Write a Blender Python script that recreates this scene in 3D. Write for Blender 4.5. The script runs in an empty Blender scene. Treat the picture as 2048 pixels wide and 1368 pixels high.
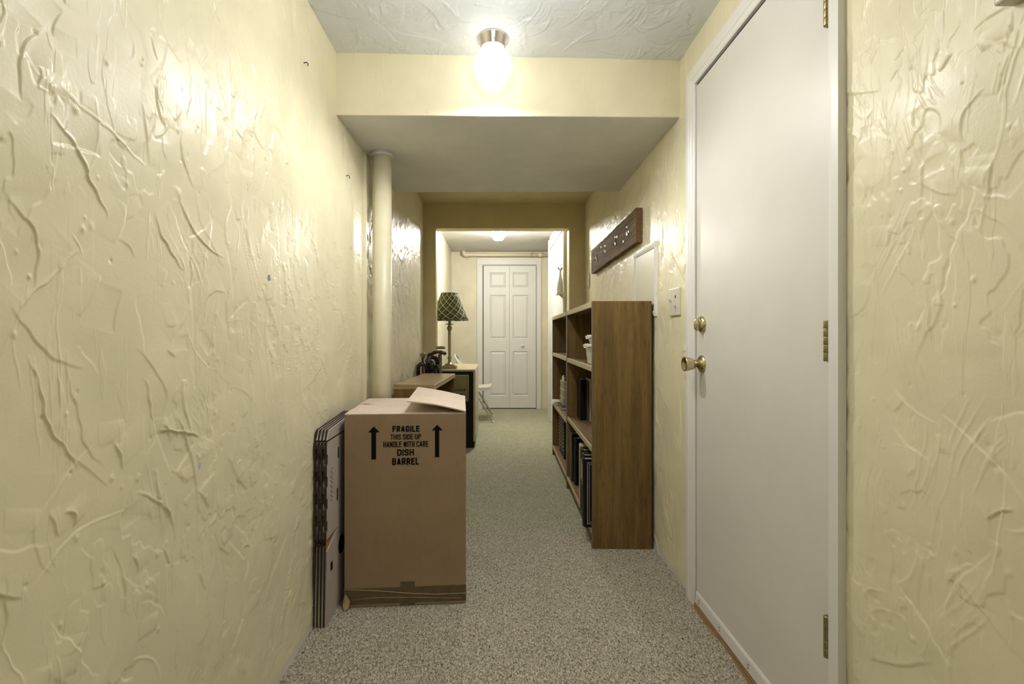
import bpy, bmesh, math, random
import numpy as np
from mathutils import Vector, Matrix

C = bpy.context.scene.collection
PI = math.pi
rnd = random.Random(7)

# ------------------------------------------------------------------ camera, light, exposure
S = bpy.context.scene
cam = bpy.data.cameras.new('camera')
cam.sensor_width = 36.0
cam.lens = 36.0 * 945.0 / 2048.0
cam.shift_x = 34.0 / 2048.0
cam.shift_y = -11.0 / 2048.0
cam.clip_start = 0.02
cam_o = bpy.data.objects.new('camera', cam)
C.objects.link(cam_o)
cam_o.location = (0, 0, 1.02)
cam_o.rotation_euler = (PI / 2, 0, 0)
S.camera = cam_o

w = bpy.data.worlds.new('world')
S.world = w
w.use_nodes = True
w.node_tree.nodes['Background'].inputs[0].default_value = (0.9, 0.92, 1.0, 1)
w.node_tree.nodes['Background'].inputs[1].default_value = 0.05

NEAR_LAMP = 2.6
FAR_LAMP = 210.0
def point(name, loc, power, radius, col):
    l = bpy.data.lights.new(name, 'POINT')
    l.energy = power
    l.shadow_soft_size = radius
    l.color = col
    o = bpy.data.objects.new(name, l)
    C.objects.link(o)
    o.location = loc
    return o
# added fill lights with no lamp body, above the frame and behind the camera
point('fill_light', (0.02, 1.22, 1.98), 8.5, 0.09, (1.0, 0.975, 0.94))
point('fill_light', (0.06, -1.0, 1.80), 6.5, 0.16, (1.0, 0.975, 0.94))

S.view_settings.view_transform = 'Standard'
S.view_settings.look = 'None'
S.view_settings.gamma = 1.0
S.view_settings.use_curve_mapping = False
S.view_settings.exposure = 0.36

# ------------------------------------------------------------------ node helpers and materials
def new_mat(name):
    m = bpy.data.materials.new(name)
    m.use_nodes = True
    nt = m.node_tree
    b = nt.nodes['Principled BSDF']
    return m, nt, b

def N(nt, typ, **kw):
    n = nt.nodes.new(typ)
    for k, v in kw.items():
        if k.startswith('i_'):
            key = k[2:].replace('_', ' ')
            n.inputs[key].default_value = v
        else:
            setattr(n, k, v)
    return n

def ramp(nt, fac, stops):
    r = nt.nodes.new('ShaderNodeValToRGB')
    while len(r.color_ramp.elements) > 1:
        r.color_ramp.elements.remove(r.color_ramp.elements[0])
    r.color_ramp.elements[0].position = stops[0][0]
    r.color_ramp.elements[0].color = (*stops[0][1], 1)
    for p, c in stops[1:]:
        e = r.color_ramp.elements.new(p)
        e.color = (*c, 1)
    nt.links.new(fac, r.inputs[0])
    return r.outputs[0]

def coords(nt, scale=(1, 1, 1), loc=(0, 0, 0), rot=(0, 0, 0), kind='Object'):
    t = nt.nodes.new('ShaderNodeTexCoord')
    mp = nt.nodes.new('ShaderNodeMapping')
    mp.inputs['Scale'].default_value = scale
    mp.inputs['Location'].default_value = loc
    mp.inputs['Rotation'].default_value = rot
    nt.links.new(t.outputs[kind], mp.inputs[0])
    return mp.outputs[0]

def noise(nt, vec, scale, detail=3, rough=0.55, dist=0.0):
    n = N(nt, 'ShaderNodeTexNoise')
    n.inputs['Scale'].default_value = scale
    n.inputs['Detail'].default_value = detail
    n.inputs['Roughness'].default_value = rough
    n.inputs['Distortion'].default_value = dist
    nt.links.new(vec, n.inputs['Vector'])
    return n.outputs['Fac']

def bump(nt, b, h, strength, dist=0.002, prev=None):
    n = N(nt, 'ShaderNodeBump')
    n.inputs['Strength'].default_value = strength
    n.inputs['Distance'].default_value = dist
    nt.links.new(h, n.inputs['Height'])
    if prev is not None:
        nt.links.new(prev, n.inputs['Normal'])
    nt.links.new(n.outputs[0], b.inputs['Normal'])
    return n.outputs[0]

def mixc(nt, fac, a, b_, typ='MIX'):
    n = nt.nodes.new('ShaderNodeMix')
    n.data_type = 'RGBA'
    n.blend_type = typ
    if isinstance(fac, (int, float)):
        n.inputs[0].default_value = fac
    else:
        nt.links.new(fac, n.inputs[0])
    for s, v in ((6, a), (7, b_)):
        if isinstance(v, tuple):
            n.inputs[s].default_value = (*v, 1)
        else:
            nt.links.new(v, n.inputs[s])
    return n.outputs[2]

def plain(name, col, rough=0.5, metal=0.0, var=0.08, bs=60, bst=0.08, spec=0.5, emit=None):
    m, nt, b = new_mat(name)
    v = coords(nt)
    n = noise(nt, v, bs, 3)
    lo = tuple(c * (1 - var) for c in col)
    hi = tuple(min(1, c * (1 + var)) for c in col)
    nt.links.new(ramp(nt, n, [(0.3, lo), (0.7, hi)]), b.inputs['Base Color'])
    b.inputs['Roughness'].default_value = rough
    b.inputs['Metallic'].default_value = metal
    b.inputs['Specular IOR Level'].default_value = spec
    if bst:
        bump(nt, b, n, bst, 0.001)
    return m

def math_node(nt, op, a, b_=None):
    n = nt.nodes.new('ShaderNodeMath')
    n.operation = op
    for i, v in enumerate((a, b_)):
        if v is None:
            continue
        if isinstance(v, (int, float)):
            n.inputs[i].default_value = v
        else:
            nt.links.new(v, n.inputs[i])
    return n.outputs[0]

def wall_paint(name, col, rough=0.36, base_strip=False, chips=(), crackle=0.35):
    """glossy yellow paint on hand trowelled plaster"""
    m, nt, b = new_mat(name)
    v = coords(nt)
    big = noise(nt, v, 5.0, 4, 0.6)
    lo = tuple(c * 0.95 for c in col)
    hi = tuple(min(1, c * 1.05) for c in col)
    c = ramp(nt, big, [(0.35, lo), (0.65, hi)])
    if base_strip:
        sep = nt.nodes.new('ShaderNodeSeparateXYZ')
        nt.links.new(v, sep.inputs[0])
        e = noise(nt, v, 14, 2)
        z = math_node(nt, 'SUBTRACT', sep.outputs['Z'], math_node(nt, 'MULTIPLY', e, 0.045))
        f = math_node(nt, 'LESS_THAN', z, 0.004)
        c = mixc(nt, f, c, (0.72, 0.68, 0.64))
    for (p, r, cc) in chips:
        d = N(nt, 'ShaderNodeVectorMath', operation='DISTANCE')
        d.inputs[1].default_value = p
        nt.links.new(v, d.inputs[0])
        e = noise(nt, v, 90, 3)
        s = math_node(nt, 'ADD', d.outputs['Value'], math_node(nt, 'MULTIPLY', e, r * 2.2))
        f = math_node(nt, 'LESS_THAN', s, r * 1.75)
        c = mixc(nt, f, c, cc)
    nt.links.new(c, b.inputs['Base Color'])
    rr = ramp(nt, noise(nt, v, 9, 3), [(0.3, (rough * 0.85,) * 3), (0.7, (rough * 1.25,) * 3)])
    nt.links.new(rr, b.inputs['Roughness'])
    # trowel drag, small islands of plaster, orange peel of the paint
    drag = noise(nt, coords(nt, (1, 1, 0.22), rot=(0.35, 0, 0.2)), 26, 3, 0.5, 0.3)
    h1 = ramp(nt, drag, [(0.60, (0, 0, 0)), (0.64, (1, 1, 1))])
    p = bump(nt, b, h1, crackle, 0.0016)
    peel = noise(nt, v, 170, 2)
    p = bump(nt, b, peel, 0.2, 0.001, p)
    return m

def veneer(name, light, dark, axis='Z', rough=0.42, scale=1.0):
    m, nt, b = new_mat(name)
    st = {'Z': (9, 9, 0.55), 'Y': (9, 0.55, 9), 'X': (0.55, 9, 9)}[axis]
    v = coords(nt, tuple(s * scale for s in st))
    n1 = noise(nt, v, 3.0, 5, 0.6, 0.4)
    st2 = tuple(s * 7 * scale for s in st)
    n2 = noise(nt, coords(nt, st2), 3.0, 3, 0.7)
    col = ramp(nt, n1, [(0.28, dark), (0.46, tuple((a + d) / 2 for a, d in zip(light, dark))), (0.60, light), (0.78, tuple(x * 0.86 for x in light))])
    pores = ramp(nt, n2, [(0.34, (0.55, 0.5, 0.45)), (0.46, (1, 1, 1))])
    col = mixc(nt, 1.0, col, pores, 'MULTIPLY')
    nt.links.new(col, b.inputs['Base Color'])
    b.inputs['Roughness'].default_value = rough
    bump(nt, b, n2, 0.06, 0.001)
    return m

def carpet(name, dark, mid, light):
    m, nt, b = new_mat(name)
    v = coords(nt, (1, 0.5, 1), rot=(0, 0, 0.25))
    n1 = noise(nt, v, 230, 3, 0.65, 1.2)
    n2 = noise(nt, coords(nt), 8, 3)
    c = ramp(nt, n1, [(0.33, dark), (0.47, mid), (0.60, light), (0.75, tuple(x * 1.15 for x in light))])
    tint = ramp(nt, n2, [(0.3, (0.92, 0.92, 0.90)), (0.7, (1.0, 1.0, 1.0))])
    nt.links.new(mixc(nt, 1.0, c, tint, 'MULTIPLY'), b.inputs['Base Color'])
    b.inputs['Roughness'].default_value = 0.95
    b.inputs['Specular IOR Level'].default_value = 0.1
    bump(nt, b, n1, 0.6, 0.004)
    return m

def cardboard(name, col, var=0.03):
    m, nt, b = new_mat(name)
    n1 = noise(nt, coords(nt, (14, 14, 6)), 4, 5)
    n2 = noise(nt, coords(nt), 7, 3)
    lo = tuple(c * (1 - var) for c in col)
    hi = tuple(c * (1 + var) for c in col)
    c = ramp(nt, n1, [(0.35, lo), (0.65, hi)])
    c = mixc(nt, 1.0, c, ramp(nt, n2, [(0.3, (0.90, 0.90, 0.90)), (0.65, (1, 1, 1))]), 'MULTIPLY')
    nt.links.new(c, b.inputs['Base Color'])
    b.inputs['Roughness'].default_value = 0.62
    b.inputs['Specular IOR Level'].default_value = 0.3
    bump(nt, b, n2, 0.25, 0.006)
    return m

def plaid(name):
    m, nt, b = new_mat(name)
    uv = nt.nodes.new('ShaderNodeUVMap')
    mp = nt.nodes.new('ShaderNodeMapping')
    mp.inputs['Rotation'].default_value = (0, 0, math.radians(42))
    nt.links.new(uv.outputs[0], mp.inputs[0])
    sep = nt.nodes.new('ShaderNodeSeparateXYZ')
    nt.links.new(mp.outputs[0], sep.inputs[0])
    def band(o, period, width, off=0.0):
        x = math_node(nt, 'FRACT', math_node(nt, 'ADD', math_node(nt, 'DIVIDE', o, period), off))
        return math_node(nt, 'LESS_THAN', x, width)
    P = 0.052
    c = (0.012, 0.018, 0.014)
    gx = band(sep.outputs[0], P, 0.42)
    gy = band(sep.outputs[1], P, 0.42)
    half = math_node(nt, 'MULTIPLY', math_node(nt, 'ADD', gx, gy), 0.5)
    c = mixc(nt, half, c, (0.11, 0.135, 0.085))
    for o in (sep.outputs[0], sep.outputs[1]):
        c = mixc(nt, math_node(nt, 'MULTIPLY', band(o, P, 0.15, 0.3), 0.8), c, (0.66, 0.67, 0.34))
    nt.links.new(c, b.inputs['Base Color'])
    b.inputs['Roughness'].default_value = 0.85
    return m

YEL = (0.765, 0.715, 0.51)
M = {}
M['wall'] = wall_paint('yellow_trowelled_paint', YEL, 0.36, True,
    chips=[((-0.639, 1.333, 1.185), 0.012, (0.16, 0.17, 0.20)), ((-0.639, 1.02, 0.742), 0.012, (0.55, 0.58, 0.62))])
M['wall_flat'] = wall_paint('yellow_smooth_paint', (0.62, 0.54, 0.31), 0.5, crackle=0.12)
M['beam'] = wall_paint('yellow_beam_paint', YEL, 0.45, crackle=0.3)
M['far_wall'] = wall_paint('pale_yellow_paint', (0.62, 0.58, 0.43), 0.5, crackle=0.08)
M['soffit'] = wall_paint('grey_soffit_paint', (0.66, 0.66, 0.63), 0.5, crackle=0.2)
M['ceiling'] = wall_paint('white_trowelled_ceiling', (0.70, 0.735, 0.765), 0.5, crackle=0.3)
M['ceiling_far'] = wall_paint('white_smooth_ceiling', (0.56, 0.55, 0.51), 0.6, crackle=0.1)
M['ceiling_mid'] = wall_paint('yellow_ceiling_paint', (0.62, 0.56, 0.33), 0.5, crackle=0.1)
M['concrete'] = plain('concrete', (0.3, 0.3, 0.28), 0.9)
M['carpet_near'] = carpet('grey_beige_carpet', (0.050, 0.043, 0.034), (0.30, 0.270, 0.212), (0.64, 0.588, 0.475))
M['carpet_far'] = carpet('green_grey_carpet', (0.075, 0.070, 0.047), (0.30, 0.287, 0.202), (0.58, 0.56, 0.41))
M['white_paint'] = plain('white_gloss_paint', (0.77, 0.755, 0.73), 0.35, var=0.02, bs=8, bst=0.03)
M['door_paint'] = plain('door_cream_white_paint', (0.70, 0.68, 0.635), 0.38, var=0.025, bs=6, bst=0.04)
M['bifold'] = plain('bifold_white_paint', (0.66, 0.65, 0.61), 0.45, var=0.02, bs=8, bst=0.02)
M['plank_white'] = plain('whitewashed_board', (0.62, 0.61, 0.57), 0.5, var=0.03, bs=12)
M['gap_shade'] = plain('gap_shade', (0.01, 0.01, 0.01), 0.9)  # near-black colour stands in for the shade behind the closed doors
M['brass'] = plain('satin_brass', (0.60, 0.52, 0.33), 0.24, 1.0, var=0.05, bs=20, bst=0.0)
M['old_brass'] = plain('aged_brass', (0.33, 0.28, 0.15), 0.38, 1.0, var=0.1, bs=40)
M['chrome'] = plain('chrome', (0.72, 0.68, 0.66), 0.12, 1.0, var=0.02, bst=0.0)
M['steel'] = plain('grey_steel', (0.45, 0.44, 0.42), 0.35, 1.0)
M['walnut'] = veneer('walnut_veneer', (0.200, 0.122, 0.036), (0.105, 0.058, 0.014), 'Z')
M['walnut_y'] = veneer('walnut_veneer_lengthwise', (0.26, 0.165, 0.075), (0.14, 0.08, 0.034), 'Y')
M['walnut_shaded'] = veneer('walnut_inside_shaded', (0.105, 0.062, 0.028), (0.05, 0.028, 0.012), 'Z')  # darker walnut copy; the shade inside the bookcases is put into the colour
M['edge_band'] = plain('pale_edge_band', (0.50, 0.41, 0.22), 0.4, var=0.06)
M['edge_dark'] = plain('dark_edge_band', (0.13, 0.105, 0.095), 0.35, var=0.06)
M['table_top'] = veneer('light_walnut_top', (0.42, 0.30, 0.15), (0.30, 0.20, 0.09), 'X', 0.3)
M['rustic'] = veneer('rustic_dark_plank', (0.24, 0.170, 0.095), (0.085, 0.056, 0.030), 'Y', 0.8, 1.4)
M['rustic'].node_tree.nodes['Principled BSDF'].inputs['Specular IOR Level'].default_value = 0.12
M['rustic_end'] = plain('rustic_end_grain', (0.13, 0.065, 0.025), 0.7, var=0.4, bs=80, bst=0.3)
M['kraft'] = cardboard('kraft_cardboard', (0.32, 0.225, 0.142))
M['kraft_lit'] = cardboard('kraft_cardboard_flaps_lit', (0.68, 0.55, 0.45))  # lighter kraft copy; lamplight falling on the carton top is put into it
M['kraft_in'] = cardboard('kraft_cardboard_inside', (0.24, 0.165, 0.095))
M['kraft_white'] = cardboard('white_faced_cardboard', (0.46, 0.40, 0.375))
M['kraft_edge'] = cardboard('dark_cardboard_edge', (0.06, 0.038, 0.033), 0.3)
M['kraft_orange'] = cardboard('bare_brown_cardboard', (0.34, 0.20, 0.10))
M['tape'] = plain('brown_packing_tape', (0.125, 0.088, 0.045), 0.22, var=0.12, bs=40, bst=0.1)
M['tape_light'] = plain('loose_packing_tape', (0.42, 0.31, 0.16), 0.2, var=0.12, bs=40, bst=0.1)
M['ink'] = plain('black_ink', (0.007, 0.006, 0.006), 0.8, var=0.1, bst=0.0, spec=0.08)
M['gold'] = plain('gold_tooling', (0.55, 0.46, 0.28), 0.4, 0.6)
M['leather_black'] = plain('black_leatherette', (0.009, 0.008, 0.008), 0.38, var=0.2, bs=200, bst=0.1, spec=0.22)
M['leather_brown'] = plain('dark_brown_leatherette', (0.040, 0.025, 0.016), 0.4, var=0.2, bs=200, bst=0.1, spec=0.25)
M['pages'] = plain('cream_pages', (0.50, 0.44, 0.31), 0.8, var=0.1, bs=300)
M['cream_cover'] = plain('cream_cover', (0.55, 0.48, 0.33), 0.5, var=0.06)
M['grey_cover'] = plain('grey_green_cover', (0.075, 0.080, 0.062), 0.5, var=0.12)
M['paper'] = plain('white_paper', (0.72, 0.72, 0.60), 0.6, var=0.05)
M['beige_box'] = plain('beige_box_card', (0.36, 0.30, 0.175), 0.6, var=0.1)
M['bin'] = plain('white_plastic', (0.66, 0.66, 0.60), 0.35, var=0.03, bst=0.0)
M['plastic'] = plain('ivory_plastic', (0.66, 0.62, 0.53), 0.32, var=0.02, bst=0.0)
M['plaid'] = plaid('green_plaid_cloth')
M['cabinet_black'] = plain('black_cabinet_front', (0.016, 0.013, 0.008), 0.5, var=0.15, spec=0.15)
M['cabinet_cream'] = plain('cream_cabinet_shell', (0.52, 0.46, 0.29), 0.25, var=0.04)
M['bag'] = plain('olive_gold_bag', (0.235, 0.195, 0.065), 0.55, var=0.12, bs=14, bst=0.4)
M['bag_hem'] = plain('pale_bag_hem', (0.50, 0.45, 0.26), 0.55)
M['gloss_black'] = plain('gloss_black_handle', (0.012, 0.010, 0.010), 0.12, var=0.1, bst=0.0)
M['cane_brown'] = plain('dark_brown_cane', (0.065, 0.032, 0.018), 0.25, var=0.2)
M['cane_olive'] = plain('olive_wood_handle', (0.22, 0.17, 0.075), 0.25, var=0.2)
M['chair_metal'] = plain('pale_grey_enamel', (0.55, 0.54, 0.44), 0.35, var=0.03)
M['pipe'] = plain('cream_painted_pipe', (0.66, 0.61, 0.44), 0.45, var=0.04)
M['post'] = plain('cream_painted_steel', (0.66, 0.62, 0.45), 0.42, var=0.03, bs=20, bst=0.12)
M['oak'] = veneer('raw_wood_sill', (0.36, 0.235, 0.11), (0.22, 0.13, 0.055), 'Y', 0.6)
M['panel_paint'] = plain('panel_cream_paint', (0.66, 0.63, 0.50), 0.4, var=0.02)
M['sprig'] = plain('dried_sprig', (0.10, 0.085, 0.045), 0.7)
M['nail'] = plain('dark_nail', (0.05, 0.035, 0.025), 0.5, 0.7)

def lamp_glass(name, strength):
    m, nt, b = new_mat(name)
    b.inputs['Base Color'].default_value = (0.9, 0.9, 0.88, 1)
    b.inputs['Roughness'].default_value = 0.25
    b.inputs['Emission Color'].default_value = (1.0, 0.965, 0.905, 1)
    b.inputs['Emission Strength'].default_value = strength
    return m
M['globe'] = lamp_glass('lit_opal_globe', NEAR_LAMP)
M['globe_far'] = lamp_glass('lit_opal_shade', FAR_LAMP)

# ------------------------------------------------------------------ mesh builder
class MB:
    def __init__(self):
        self.v, self.f, self.mi, self.sm = [], [], [], []
    def add(self, verts, faces, mi=0, smooth=False):
        o = len(self.v)
        self.v += [tuple(p) for p in verts]
        self.f += [tuple(i + o for i in f) for f in faces]
        self.mi += [mi] * len(faces)
        self.sm += [smooth] * len(faces)
        return self
    def hexa(self, p, mi=0):      # p: 4 bottom (ccw from above) + 4 top
        return self.add(p, [(3, 2, 1, 0), (4, 5, 6, 7), (0, 1, 5, 4), (1, 2, 6, 5), (2, 3, 7, 6), (3, 0, 4, 7)], mi)
    def box(self, x0, x1, y0, y1, z0, z1, mi=0):
        return self.hexa([(x0, y0, z0), (x1, y0, z0), (x1, y1, z0), (x0, y1, z0),
                          (x0, y0, z1), (x1, y0, z1), (x1, y1, z1), (x0, y1, z1)], mi)
    def prism(self, poly, ax, a0, a1, mi=0):
        """poly: 2-D outline in the two other axes (cyclic order), swept along axis ax"""
        n = len(poly)
        def P(q, a):
            return {0: (a, q[0], q[1]), 1: (q[0], a, q[1]), 2: (q[0], q[1], a)}[ax]
        vs = [P(q, a0) for q in poly] + [P(q, a1) for q in poly]
        fs = [tuple(range(n)), tuple(range(2 * n - 1, n - 1, -1))]
        fs += [(i, i + n, (i + 1) % n + n, (i + 1) % n) for i in range(n)]
        return self.add(vs, fs, mi)
    def lathe(self, prof, c=(0, 0, 0), ax=2, n=28, mi=0, smooth=True, caps=True):
        """prof: list of (radius, height along axis)"""
        vs, fs = [], []
        def P(r, h, a):
            ca, sa = r * math.cos(a), r * math.sin(a)
            q = {2: (ca, sa, h), 0: (h, ca, sa), 1: (ca, h, sa)}[ax]
            return tuple(q[i] + c[i] for i in range(3))
        for r, h in prof:
            vs += [P(max(r, 1e-5), h, 2 * PI * k / n) for k in range(n)]
        for j in range(len(prof) - 1):
            for k in range(n):
                a, b = j * n + k, j * n + (k + 1) % n
                fs.append((a, b, b + n, a + n))
        if caps:
            fs.append(tuple(range(n - 1, -1, -1)))
            fs.append(tuple(range((len(prof) - 1) * n, len(prof) * n)))
        return self.add(vs, fs, mi, smooth)
    def tube(self, path, r, n=10, mi=0, smooth=True):
        path = [Vector(p) for p in path]
        rs = r if isinstance(r, (list, tuple)) else [r] * len(path)
        vs, fs = [], []
        t0 = (path[1] - path[0]).normalized()
        up = Vector((0, 0, 1)) if abs(t0.z) < 0.9 else Vector((0, 1, 0))
        u = t0.cross(up).normalized()
        for i, p in enumerate(path):
            t = (path[min(i + 1, len(path) - 1)] - path[max(i - 1, 0)]).normalized()
            u = (u - t * u.dot(t)).normalized()
            v = t.cross(u)
            for k in range(n):
                a = 2 * PI * k / n
                vs.append(tuple(p + (u * math.cos(a) + v * math.sin(a)) * rs[i]))
        for j in range(len(path) - 1):
            for k in range(n):
                a, b = j * n + k, j * n + (k + 1) % n
                fs.append((a, b, b + n, a + n))
        fs.append(tuple(range(n - 1, -1, -1)))
        fs.append(tuple(range((len(path) - 1) * n, len(path) * n)))
        return self.add(vs, fs, mi, smooth)
    def mesh(self, name, mats):
        me = bpy.data.meshes.new(name)
        me.from_pydata(self.v, [], self.f)
        for m in (mats if isinstance(mats, (list, tuple)) else [mats]):
            me.materials.append(m)
        me.polygons.foreach_set('material_index', self.mi)
        me.polygons.foreach_set('use_smooth', self.sm)
        bm = bmesh.new()
        bm.from_mesh(me)
        bmesh.ops.recalc_face_normals(bm, faces=bm.faces)
        bm.to_mesh(me)
        bm.free()
        me.update()
        return me

def put(name, me, parent=None, bevel=0, seg=2, label=None):
    o = bpy.data.objects.new(name, me)
    C.objects.link(o)
    if parent is not None:
        o.parent = parent
    if bevel:
        b = o.modifiers.new('bevel', 'BEVEL')
        b.width = bevel
        b.segments = seg
        b.limit_method = 'ANGLE'
        b.angle_limit = math.radians(40)
    if label:
        o['label'] = label
    return o

def part(name, mb, mats, parent=None, bevel=0, seg=2, label=None):
    return put(name, mb.mesh(name, mats), parent, bevel, seg, label)

def thing(name, label, cat, loc=(0, 0, 0), rz=0.0, group=None, kind=None):
    o = bpy.data.objects.new(name, None)
    o.empty_display_size = 0.05
    C.objects.link(o)
    o.location = loc
    o.rotation_euler = (0, 0, rz)
    return tag(o, label, cat, group, kind)

def tag(o, label, cat, group=None, kind=None):
    o['label'] = label
    o['category'] = cat
    if group:
        o['group'] = group
    if kind:
        o['kind'] = kind
    return o

def structure(o, label, cat):
    return tag(o, label, cat, kind='structure')

_R = [(0, 0), (0, 1), (.72, 1), (1, .86), (1, .62), (.72, .48), (0, .48)]
GLYPH = {
    'A': (1.05, [[(0, 0), (.45, 1), (.55, 1), (1, 0)], [(.17, .25), (.83, .25)]]),
    'B': (1, [[(.72, .52), (0, .52), (0, 1), (.72, 1), (1, .87), (1, .64), (.72, .52), (1, .40), (1, .13), (.72, 0), (0, 0), (0, .52)]]),
    'C': (1, [[(1, .76), (1, .86), (.75, 1), (.25, 1), (0, .86), (0, .14), (.25, 0), (.75, 0), (1, .14), (1, .24)]]),
    'D': (1, [[(0, .5), (0, 1), (.7, 1), (1, .85), (1, .15), (.7, 0), (0, 0), (0, .5)]]),
    'E': (.85, [[(1, 1), (0, 1), (0, 0), (1, 0)], [(0, .52), (.88, .52)]]),
    'F': (.85, [[(0, 0), (0, 1), (1, 1)], [(0, .52), (.88, .52)]]),
    'G': (1, [[(1, .80), (1, .86), (.75, 1), (.25, 1), (0, .86), (0, .14), (.25, 0), (.75, 0), (1, .14), (1, .40), (.62, .40)]]),
    'H': (1, [[(0, 0), (0, 1)], [(1, 0), (1, 1)], [(0, .52), (1, .52)]]),
    'I': (.0, [[(.5, 0), (.5, 1)]]),
    'L': (.82, [[(0, 1), (0, 0), (1, 0)]]),
    'N': (1.02, [[(0, 0), (0, 1), (1, 0), (1, 1)]]),
    'P': (1, [_R]),
    'R': (1, [_R, [(.55, .48), (1, 0)]]),
    'S': (1, [[(1, .80), (1, .88), (.76, 1), (.24, 1), (0, .87), (0, .67), (.2, .55), (.8, .45), (1, .33), (1, .13), (.76, 0), (.24, 0), (0, .12), (0, .20)]]),
    'T': (.95, [[(0, 1), (1, 1)], [(.5, 0), (.5, 1)]]),
    'U': (1, [[(0, 1), (0, .14), (.25, 0), (.75, 0), (1, .14), (1, 1)]]),
    'W': (1.5, [[(0, 1), (.25, 0), (.5, .95), (.75, 0), (1, 1)]]),
    'Y': (1, [[(0, 1), (.5, .45), (1, 1)], [(.5, .45), (.5, 0)]]),
}
def text_mesh(s, width, height, bold=0.18, depth=0.0006):
    """block lettering in the XZ plane, lower left corner at 0,0; faces -Y"""
    t = bold * height
    gap = 0.55 * t
    fixed = sum(t + gap for c in s if c != ' ') - gap
    units = sum(GLYPH[c][0] if c != ' ' else 0.75 for c in s)
    u = (width - fixed) / units
    b = MB()
    x = 0.0
    for c in s:
        if c == ' ':
            x += 0.75 * u
            continue
        wd, strokes = GLYPH[c]
        for st in strokes:
            P = [Vector((x + t / 2 + px_ * wd * u, t / 2 + py_ * (height - t))) for px_, py_ in st]
            n = len(P)
            for i in range(n - 1):
                d = (P[i + 1] - P[i]).normalized()
                k = Vector((-d.y, d.x)) * t / 2
                slant = min(abs(d.x), abs(d.y)) > 0.1
                e = t * (0.22 if slant else 0.5)
                if not slant and 0 < i and min(abs((P[i] - P[i - 1]).x), abs((P[i] - P[i - 1]).y)) > 1e-5:
                    e = t * 0.2
                a, c = P[i] - d * e, P[i + 1] + d * e
                b.add([(q.x, -depth, min(max(q.y, 0), height)) for q in (a + k, c + k, c - k, a - k)], [(0, 1, 2, 3)])
        x += t + wd * u + gap
    return b.mesh('lettering', M['ink'])

# ------------------------------------------------------------------ trowelled plaster as real relief
def value_noise(u, v, su, sv, rs):
    """smooth random field sampled on u x v, cell sizes su, sv (metres)"""
    u0, v0 = u.min(), v.min()
    nu, nv = int((u.max() - u0) / su) + 3, int((v.max() - v0) / sv) + 3
    g = rs.rand(nu, nv)
    a, b = (u - u0) / su, (v - v0) / sv
    i, j = a.astype(int), b.astype(int)
    fa, fb = a - i, b - j
    fa = fa * fa * (3 - 2 * fa)
    fb = fb * fb * (3 - 2 * fb)
    g00 = g[np.ix_(i, j)]; g10 = g[np.ix_(i + 1, j)]; g01 = g[np.ix_(i, j + 1)]; g11 = g[np.ix_(i + 1, j + 1)]
    fa = fa[:, None]; fb = fb[None, :]
    return (g00 * (1 - fa) + g10 * fa) * (1 - fb) + (g01 * (1 - fa) + g11 * fa) * fb

def sstep(x, a, b):
    t = np.clip((x - a) / (b - a), 0, 1)
    return t * t * (3 - 2 * t)

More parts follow.
